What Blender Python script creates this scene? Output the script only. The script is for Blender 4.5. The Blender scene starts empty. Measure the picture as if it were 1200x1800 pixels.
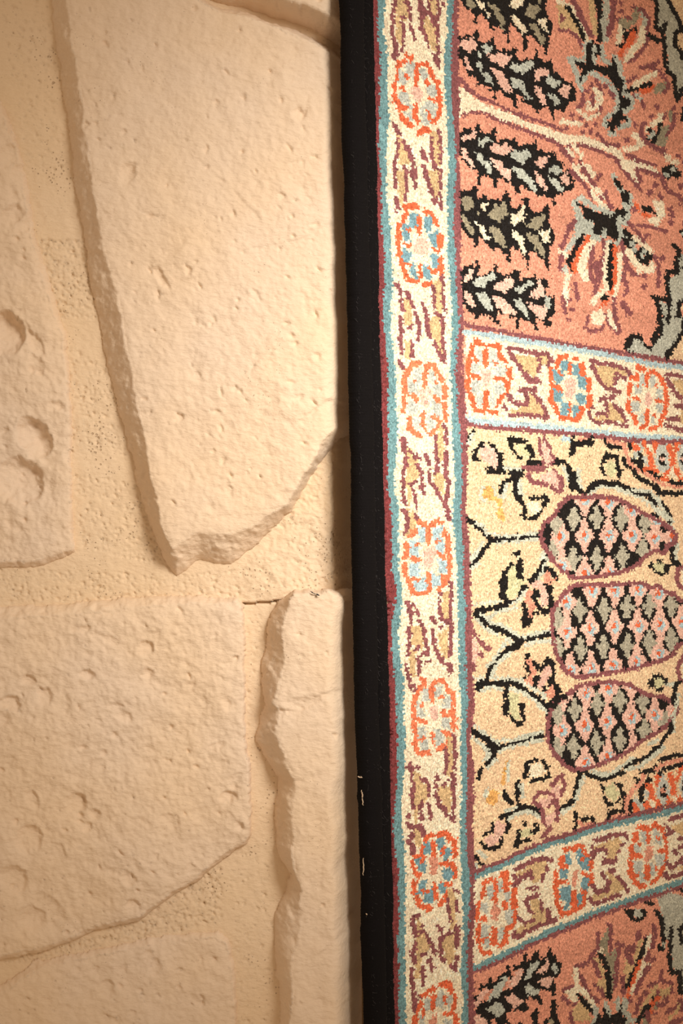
import bpy, math
import numpy as np

# ---------- camera, light, exposure ----------
scene = bpy.context.scene
col = scene.collection
cam_data = bpy.data.cameras.new('camera')
cam_data.sensor_fit = 'VERTICAL'; cam_data.sensor_height = 36.0; cam_data.lens = 50.0
cam_data.clip_start = 0.05
camera = bpy.data.objects.new('camera', cam_data)
camera.location = (0, -1.25, 0); camera.rotation_euler = (math.pi / 2, 0, 0)
col.objects.link(camera); scene.camera = camera

world = bpy.data.worlds.new('room'); scene.world = world; world.use_nodes = True
bg = world.node_tree.nodes['Background']
bg.inputs['Color'].default_value = (1.0, 0.72, 0.47, 1); bg.inputs['Strength'].default_value = 0.47

def spot(name, loc, aim, watts, size, blend, radius, color):
    d = bpy.data.lights.new(name, 'SPOT')
    d.energy = watts; d.spot_size = math.radians(size); d.spot_blend = blend
    d.shadow_soft_size = radius; d.color = color
    o = bpy.data.objects.new(name, d); o.location = loc
    v = np.array(aim) - np.array(loc)
    from mathutils import Vector
    o.rotation_euler = Vector(v).to_track_quat('-Z', 'Y').to_euler()
    col.objects.link(o); return o
spot('spot_lamp', (0.70, -1.08, 0.58), (0.13, 0.07, 0.075), 140, 41, 1.0, 0.26, (1.0, 0.94, 0.85))

vs = scene.view_settings
scene.display_settings.display_device = 'sRGB'
vs.view_transform = 'Standard'; vs.look = 'None'; vs.gamma = 1.0; vs.exposure = 0.06
vs.use_curve_mapping = False

# ---------- the rug's cartoon: shapes in yarn letters (f fill, s stroke, d dots, E/Z/Q motif outlines) ----------
STRIPES = '''
0 30 95 185 845 895 955
60 45 105 160 835 895 950
100 60 125 210 800 880 960
150 65 125 195 810 880 960
200 60 120 235 830 890 970
250 60 110 200 840 915 960
300 75 135 200 850 930 970
350 75 140 195 840 910 975
400 85 150 240 845 905 985
450 100 175 240 845 930 985
500 100 170 265 865 930 990
550 75 150 235 890 960 1000
600 120 185 250 880 940 1005
650 135 205 290 865 920 1005
700 135 205 290 885 945 1025
750 135 215 320 885 965 1040
800 145 215 300 905 985 1050
850 150 205 280 920 995 1050
900 165 250 320 890 980 1035
950 180 245 325 925 1000 1070
1000 175 250 330 940 1015 1085
1035 165 310 370 940 1020 1090
1060 225 290 365 945 1030 1095
1100 205 250 325 945 1020 1100
1150 195 250 330 955 1030 1090
1200 210 285 385 960 1040 1110
1250 225 295 380 980 1050 1125
1300 250 310 400 975 1040 1085
1350 225 310 380 985 1050 1125
1400 235 290 360 985 1050 1125
1450 225 270 360 970 1035 1115
1500 265 300 390 980 1045 1120
1550 250 325 400 990 1085 1125
1600 255 330 390 1000 1065 1125
1650 240 310 390 1000 1050 1115
1700 250 325 385 975 1045 1110
1750 255 320 400 1000 1060 1125
1800 255 330 400 1000 1060 1130
'''
PANEL_TOP = '''
@ 780 0 5.4545
S f 50,-40 1400,-40 1400,3400 50,3400
Z palmette
K f 130,-60 130,0 160,70 215,120 250,160 250,225 285,240 290,160 300,130 350,170 380,210 400,240 400,300 430,310 440,260 480,270 530,310 560,350 565,420 590,430 590,300 590,240 640,260 690,320 725,370 720,480 745,510 760,480 765,350 800,340 850,400 895,450 930,480 930,530 955,530 960,480 980,440 975,350 1005,340 1010,230 970,190 950,130 945,-60
O f 150,-30 235,0 260,80 235,110 190,70
C f 270,-30 300,30 350,50 360,70 320,95 290,60
O f 375,30 440,55 490,90 540,190 555,300 520,300 480,210 440,130
C f 345,95 400,130 420,185 385,170
C f 600,-30 720,-30 725,60 650,95 600,70
O f 740,150 770,80 800,50 890,70 900,120 840,160 830,200 770,180
C f 590,150 650,150 680,200 720,240 770,310 730,330 700,370 690,280
O f 770,230 840,240 920,350 945,390 910,455 870,390 820,310
C f 860,210 910,170 960,210 940,250 965,330 930,300
O f 870,-30 900,-30 900,50 870,40
Z palmette
K f 105,360 150,370 175,335 200,360 235,340 265,320 290,290 305,340 300,400 330,420 410,400 430,355 455,360 450,430 470,500 510,500 515,450 545,480 620,500 640,450 670,470 660,540 700,590 740,570 800,570 840,560 850,490 870,490 860,540 920,600 990,580 1010,620 1010,700 1060,720 1090,740 1130,790 1190,800 1230,900 1215,980 1150,1000 1110,1090 1060,1060 1020,1070 1025,1150 985,1150 1000,1100 960,1030 920,1040 870,1060 870,1100 825,1090 840,1050 740,990 670,960 665,1040 635,1040 630,970 530,920 520,880 460,880 460,960 435,950 430,880 340,810 310,840 275,830 280,760 210,740 180,690 140,580 110,540
P f 105,430 160,390 215,400 240,360 270,420 270,480 220,520 180,490
L f 325,440 370,420 435,470 420,500 350,520
L f 270,490 325,510 335,560 290,540
P f 370,530 440,540 520,510 620,560 570,620 530,660 480,610 400,600
P f 160,550 200,580 220,640 270,690 210,690 180,640
L f 275,600 335,610 330,670 290,650
L f 320,680 390,710 415,780 440,830 360,790
P f 400,650 500,680 540,740 590,820 620,910 540,880 480,800
L f 590,650 640,610 690,640 750,600 830,570 830,650 760,690 710,730 640,690
L f 600,740 720,780 740,850 830,970 770,970 710,880 620,830
P f 820,690 900,660 975,680 970,710 900,750 870,800 830,750
L f 930,790 980,730 1020,780 1085,780 1040,850 960,820
P f 830,810 890,870 940,950 960,1020 900,1000 850,910
L f 950,880 1040,930 1085,1010 1040,1020 980,950
P f 1050,890 1120,820 1185,840 1150,890 1165,970 1110,940
S f 650,930 690,915 720,950 670,975
C f 95,740 130,830 200,900 300,990 420,1030 600,1100 800,1190 1000,1250 1100,1290 1200,1340 1200,1430 1050,1370 900,1290 700,1210 540,1170 400,1100 280,1060 190,1080 115,1150
M s 33 110,750 200,870 300,945 420,985 560,1060 750,1130 900,1180 1060,1235 1100,1250
M s 33 150,1120 260,1075 380,1110 500,1170 700,1240 900,1320 1030,1370 1100,1430 1190,1530
Z palmette
K f 110,1280 150,1250 165,1230 240,1250 270,1230 280,1180 310,1190 310,1260 350,1290 420,1290 440,1230 470,1240 460,1300 480,1360 530,1340 620,1360 645,1290 655,1360 700,1420 760,1380 830,1400 840,1350 860,1370 860,1430 920,1470 1000,1460 1030,1440 1030,1500 1060,1550 1110,1570 1110,1640 1180,1640 1215,1740 1190,1832 1030,1882 1030,1972 1010,1972 1000,1912 930,1872 870,1892 840,1862 740,1812 690,1772 690,1862 650,1862 630,1782 560,1742 520,1722 480,1712 480,1812 445,1802 440,1722 380,1682 330,1682 310,1772 285,1762 290,1642 240,1632 200,1610 160,1560 130,1490 100,1430
P f 120,1330 180,1290 220,1300 230,1240 280,1290 260,1330 150,1370
L f 280,1320 330,1350 360,1300 440,1360 360,1390 330,1420 290,1390
P f 400,1440 450,1370 480,1400 540,1380 640,1430 580,1480 520,1500 440,1480
P f 120,1410 180,1440 190,1490 250,1560 275,1630 220,1620 210,1570 150,1510
L f 245,1460 330,1480 350,1540 410,1580 430,1680 380,1670 370,1620 290,1540
P f 395,1520 520,1560 540,1620 610,1640 610,1730 560,1720 500,1660
L f 590,1520 640,1430 680,1470 770,1440 800,1510 740,1530 730,1580 640,1540
L f 600,1600 690,1610 800,1710 870,1830 830,1850 760,1760 680,1700
P f 830,1560 880,1510 970,1510 960,1570 890,1620
L f 960,1630 1030,1590 1110,1630 1060,1690 1000,1670
P f 830,1650 900,1690 970,1830 940,1842 850,1740
L f 960,1690 1060,1742 1115,1842 1060,1842 1000,1770
P f 1080,1700 1150,1650 1180,1760 1160,1800 1100,1760
@ 780 290 5.4545
Z palmette
K f 120,260 230,240 250,200 280,220 290,270 280,310 320,330 370,290 390,330 480,340 520,350 530,290 570,250 590,260 610,340 600,400 660,430 700,380 730,400 740,360 700,330 750,310 790,330 780,380 800,450 850,470 910,430 940,380 970,380 980,600 1030,640 1020,760 980,790 970,950 980,1020 950,1000 930,930 900,910 850,850 820,840 790,830 775,1010 750,990 760,930 720,880 690,820 640,830 640,780 610,790 610,950 575,930 560,850 480,800 440,850 420,800 340,720 300,690 290,790 260,780 250,710 200,700 160,660 130,600 115,500
O f 130,330 170,290 240,310 265,400 210,440 150,420
O f 265,470 310,440 310,490
C f 310,400 370,360 400,370 350,450
O f 385,490 440,430 440,370 500,400 560,350 580,500 540,490 510,560 420,520
C f 605,480 680,450 740,390 740,540 680,550 650,590 610,550
O f 130,490 180,490 200,540 265,630 240,680 170,620
C f 240,535 290,550 350,590 370,660 415,700 400,730 340,700 310,610
O f 390,600 430,580 490,620 550,690 575,830 530,790 440,700
C f 610,640 640,620 680,660 750,720 720,760 755,830 735,870 680,760 620,690
O f 740,570 800,580 810,520 900,480 930,450 950,490 910,560 930,590 820,630
O f 740,650 800,660 870,690 880,740 945,850 930,910 880,850 810,760
C f 870,630 940,640 975,600 980,750 930,750 890,690
Z palmette
K f 135,1000 180,960 270,970 275,920 305,940 310,1030 280,1060 340,1070 400,1030 450,1020 455,930 480,960 490,1030 530,1060 620,1040 640,1000 690,1010 690,1120 740,1090 820,1080 830,1040 855,1050 850,1110 900,1090 970,1110 970,1180 940,1190 950,1260 1010,1260 1030,1330 1020,1430 960,1480 1000,1510 980,1560 930,1550 910,1500 850,1480 850,1550 870,1580 830,1580 830,1540 760,1490 680,1480 680,1560 690,1590 665,1580 650,1480 590,1460 590,1430 520,1430 470,1400 480,1490 510,1540 490,1545 440,1480 360,1420 300,1460 290,1490 270,1490 270,1440 200,1410 150,1330 140,1200
P f 140,1060 200,1050 220,1010 260,990 270,1030 230,1100 180,1140
L f 245,1130 290,1080 340,1080 440,1030 470,1090 390,1120 360,1180 290,1170
P f 460,1150 530,1120 580,1070 640,1110 610,1190 550,1230 450,1200
L f 650,1180 710,1180 750,1130 800,1120 820,1160 760,1170 700,1250 650,1220
P f 770,1260 810,1210 860,1180 860,1090 900,1130 930,1200 920,1260 850,1290
P f 145,1180 200,1220 240,1270 280,1370 240,1380 180,1320
L f 275,1220 370,1240 420,1300 440,1420 380,1390 310,1310
P f 430,1260 520,1270 580,1340 650,1400 670,1430 560,1430 480,1370
L f 630,1300 690,1290 740,1360 790,1470 750,1470 680,1370
P f 770,1320 840,1350 940,1360 960,1400 920,1490 850,1450 790,1380
L f 930,1270 960,1260 1000,1340 980,1390 930,1340
@ 980 0 5.4545
Y f -40,40 50,60 130,200 200,360 230,420 150,340 80,280 -10,290
C s 40 -30,30 50,50 130,170 190,290 240,400
C s 30 85,50 150,150 210,270 260,390
K s 40 60,75 120,160 180,270 215,390
M f -10,120 35,180 -10,240
M s 36 -10,300 60,300 150,360 200,450
M s 50 100,-20 200,180 260,300 300,350
S s 30 160,0 230,120 290,240 
Y s 50 290,-20 300,150 340,330
K s 50 340,-20 375,150 375,390
G s 60 430,-20 430,120 415,200 430,390
M s 55 500,-20 490,200 460,340
M d 26 570,40 580,120 690,80 700,160 640,180 560,200
O s 50 590,190 580,240
O s 60 620,260 690,210 730,110
G s 50 780,110 810,200 785,270
C s 50 540,420 570,330 570,270
C s 62 780,290 770,400 680,490 620,590
K f 600,280 650,300 720,260 725,310 660,390 600,420
K f 530,440 600,420 640,450 570,480
R f 650,330 690,290 720,350 700,400 650,470 600,490 580,560 530,520 600,450
M s 34 740,110 770,90 840,190 830,300 820,430 750,520 650,600
M s 34 760,660 860,640 930,600
K s 55 850,350 930,400
B f 1040,-20 1240,-20 1240,620 1200,560 1170,500 1110,450 1100,350 1160,330 1160,240 1090,120
G f 910,-20 1000,-20 1060,100 1130,180 1130,320 1100,330 1110,450 1160,500 1240,640 1240,830 1160,880 1120,930 1090,880 1080,780 1020,680 1020,560 1010,420 1000,330 930,310 920,200
K s 42 880,-20 920,60 910,150 905,270 940,300
K s 42 1000,240 970,330 990,460 990,600 1020,690 1080,750 1095,900 1115,970
K s 42 1010,-20 1080,120 1140,230 1150,310 1090,330 1090,450 1150,510 1200,660
K s 42 1170,850 1130,960
K s 40 1230,960 1180,1060 1165,1150 1210,1220
G f 1190,1080 1240,1080 1240,1200 1190,1160
M d 26 1080,1040 1060,1130
L s 46 80,580 130,680 150,740 180,850 200,880
L s 46 90,575 200,590 245,550 230,440 270,410
L s 50 380,450 400,560 460,620
L s 50 510,560 560,650 570,780
L s 55 590,770 610,900 680,960 660,1040 620,1070
L s 46 200,800 260,690 330,730 430,780 520,890 550,1000 520,1080 430,1140 420,1210
L s 46 560,1230 640,1200 650,1150
L s 46 470,1280 520,1290
K f 290,400 360,440 390,530 320,560 300,600 330,620 440,650 490,630 480,560 510,550 520,640 540,680 550,750 590,760 600,820 580,900 590,940 660,950 660,1010 600,1050 580,1090 640,1150 640,1180 590,1150 550,1230 520,1220 510,1280 460,1270 440,1180 450,1150 480,1170 500,1100 530,1090 560,1040 550,920 530,860 510,810 450,750 370,700 270,680 210,760 190,830 170,820 170,760 200,670 150,650 130,600 240,610 240,440
L s 34 320,450 320,500
L s 34 315,550 320,600
M s 36 240,880 290,810
M s 36 340,780 400,900
M d 24 430,830 470,900 500,930 380,1040 350,1100
M s 36 200,900 210,1000 160,1040
M s 36 300,920 300,1040
C s 34 310,850 350,900 340,960
C s 36 260,990 250,1060 330,1040 390,970 370,900
C s 34 150,1060 260,1150 340,1100
M d 26 100,1120 190,1150 240,1220 120,1180 330,1200
C s 40 -10,1170 60,1180 180,1200
M d 26 50,1240 200,1280 280,1270
C s 62 -20,1330 150,1340 300,1370 420,1420 540,1470 580,1560
C s 50 580,1560 640,1640 700,1690
C s 44 600,1440 700,1430 770,1390 700,1300
C s 44 600,1560 700,1570 800,1600 910,1650
M s 34 60,1400 230,1400 350,1450 520,1520 570,1600 640,1690
M s 34 350,1290 440,1390 560,1400
M s 36 640,1490 750,1550 900,1590
M s 30 0,1450 50,1490 120,1580
C s 34 60,1430 110,1500
C s 34 120,1400 170,1490 
C s 34 200,1480 180,1600 290,1690
M d 22 180,1560 260,1600 210,1650
C s 50 700,830 780,770 890,720
K s 46 640,880 730,860 840,810
R s 44 770,880 810,890 880,845
O f 880,850 950,790 1010,820 980,900 890,910
M s 34 640,790 720,740
M s 36 830,650 940,690 1030,830 990,890
M s 36 700,920 760,960 790,1030
L d 24 720,920 750,950
M d 26 920,1030 860,1130 1000,1120 630,1350 790,1200
C s 44 820,1250 880,1200 940,1160 950,1110
O s 40 1050,1080 1060,1160
K s 44 840,1250 880,1290
K s 46 950,1200 930,1300 870,1380
K s 34 820,1330 840,1340
L s 40 880,1290 850,1330
O f 960,1230 1050,1200 1020,1350 980,1420 900,1390
M s 36 780,1210 760,1290 800,1360 900,1430 990,1440
M s 36 1090,1100 1080,1200 1010,1300
M s 34 700,1180 720,1220
C s 44 1000,1490 1050,1560 1110,1560
M s 36 920,1440 990,1470
M d 26 1120,1500 1180,1560 900,1690 
K f 960,1630 1040,1580 1140,1640 1150,1690 1060,1700 1030,1730 990,1700
L d 26 1010,1660 1070,1640
@ 980 290 5.4545
C s 46 130,20 170,120 250,140 310,200 400,310
C s 46 230,10 300,100
M s 36 90,60 160,130 250,230 300,330
M s 36 210,40 280,150 330,200
M d 26 370,110 350,140 420,280 370,320 400,400 480,410
C s 40 290,260 330,330 430,420
M s 34 430,280 470,420
M s 36 570,20 640,120 720,200 760,250
C s 46 600,20 700,90 740,180
C s 40 590,0 720,30 900,60
M s 36 720,50 850,80 950,100
M s 34 720,80 760,160 720,210
K f 970,30 1040,0 1100,20 1160,110 1100,150 1060,110 1020,160 970,110
L d 28 1010,100 1070,50
M s 36 960,130 1020,260 1130,300 1150,360
M d 30 1150,210 900,200 950,310 850,270 1040,430
L s 46 490,100 530,180 580,270
K s 42 520,150 570,230
L s 46 590,260 670,310 660,390 600,390
K f 580,260 640,250 660,380 640,390 600,350 570,310
L s 60 620,400 640,470 610,560
L s 50 120,370 190,320 290,400 420,450 500,490
L f 110,370 160,400 220,520 300,540 310,660 270,690 200,670 150,740 100,790 70,840 20,830 110,680 130,600 140,500
K f 130,340 220,400 290,450 430,480 500,510 520,440 570,420 580,370 610,420 620,470 600,540 550,490 540,580 570,680 540,750 480,700 440,680 430,720 390,690 320,680 290,620 330,580 290,540 220,520 200,440
L f 390,590 440,630 430,720 390,690
L s 46 380,720 300,700
L s 46 450,750 530,770 570,710
L s 50 560,510 560,610 600,680 640,740 700,820
K s 44 600,640 660,700 720,740
K s 40 600,720 660,790 710,850
K s 46 770,820 860,890
K f 690,840 760,830 790,880 860,890 830,970 740,940
L d 26 680,760 770,870 800,830 700,820
C s 44 700,700 800,770 860,840
C s 60 640,830 700,930 770,1000 
C f 700,970 840,970 870,910 900,1000 870,1060 780,1020 740,1080
M s 40 580,740 600,900 680,1050 720,1060
M s 40 640,560 720,640 790,740
M s 36 730,580 900,610 1000,640
M s 40 880,880 930,960 930,1160
M d 30 970,900 800,1070 790,1170 820,680
R f 680,370 730,370 760,450 840,470 870,510 800,500 740,450
K f 750,390 850,400 910,470 920,510 870,460 790,460
C f 870,330 980,360 1000,480 920,600 830,540 880,510 930,500 890,420
M d 30 690,430 1050,560 1060,480
K s 50 200,690 150,780 110,870 70,920 100,1000
R s 44 260,690 220,790 160,850 160,920 110,960 130,1020
C s 80 290,760 220,880 190,1000 240,1080
M s 40 300,800 290,920 270,1050 320,1150
L s 50 30,1000 70,1080
M s 40 70,590 50,700 0,800
M s 40 130,530 90,620
C s 46 -10,840 40,870
M s 40 0,880 -10,1000
M s 38 400,740 420,850 380,920 380,1100 
M s 60 330,960 360,1110
C s 50 440,770 430,950 420,1090 440,1180
K s 50 480,780 470,950 460,1080 490,1210
R s 46 515,790 520,1000 510,1180 480,1230
C s 40 560,860 560,1100 500,1280
M s 36 630,900 600,1100 640,1180 600,1260
K f 370,1290 420,1230 450,1280 400,1330
R s 34 380,1350 440,1310
C s 46 420,1200 340,1270 300,1330 
M s 36 340,1170 310,1240
C s 50 60,1060 40,1200 50,1310 30,1370
M s 40 130,1150 160,1300
M s 36 10,1270 40,1420 
M d 24 80,1300 100,1390 60,1490
C f 310,1410 380,1380 420,1440 380,1540 290,1530 290,1440
M s 36 260,1460 230,1560 270,1600 370,1580 400,1540
M s 34 430,1440 450,1540 540,1620 570,1590
C s 46 460,1420 480,1520 520,1570
M s 40 510,1290 510,1440 550,1560
M s 60 590,1340 650,1420
G f 1110,860 1240,860 1240,1290 1110,1300 1110,1420 1170,1480 1160,1600 1080,1700 960,1720 990,1500 950,1400 940,1320 1030,1340 1040,1080 1110,1060
K s 42 1070,780 1130,830 1100,930 1110,1040 1020,1030 1010,1130 1030,1260 1030,1430 1030,1500
K s 42 890,1270 980,1290
K s 42 910,1290 940,1390 950,1540 900,1650 870,1690
B f 1150,1350 1240,1340 1240,1700 1150,1650 1190,1560 1180,1470
K s 42 1240,1310 1130,1320 1120,1430 1170,1500 1190,1600 1120,1690
K s 40 1170,980 1240,970
K s 40 1240,880 1190,910
K s 40 1150,640 1190,720 
L d 28 1180,660
K f 640,1690 680,1640 740,1610 790,1690
M d 40 1210,560
K s 40 1200,400 1200,520
B d 30 1210,640
@ 1000 560 6
K f 610,160 690,160 740,190 760,260 790,300 840,290 870,190 920,170 950,60 900,-20 1250,-20 1250,450 960,420 540,340 550,230
G f 620,300 640,210 740,240 770,320 830,340 890,240 950,180 960,0 1150,0 1150,140 1080,240 1000,330 970,420 560,340
B f 1190,150 1240,120 1240,470 1030,440 1060,340 1120,260
K s 36 1160,70 1190,130 1130,170 1110,240 1060,300 1000,350 980,410
K s 34 1005,10 1010,40
'''
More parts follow.
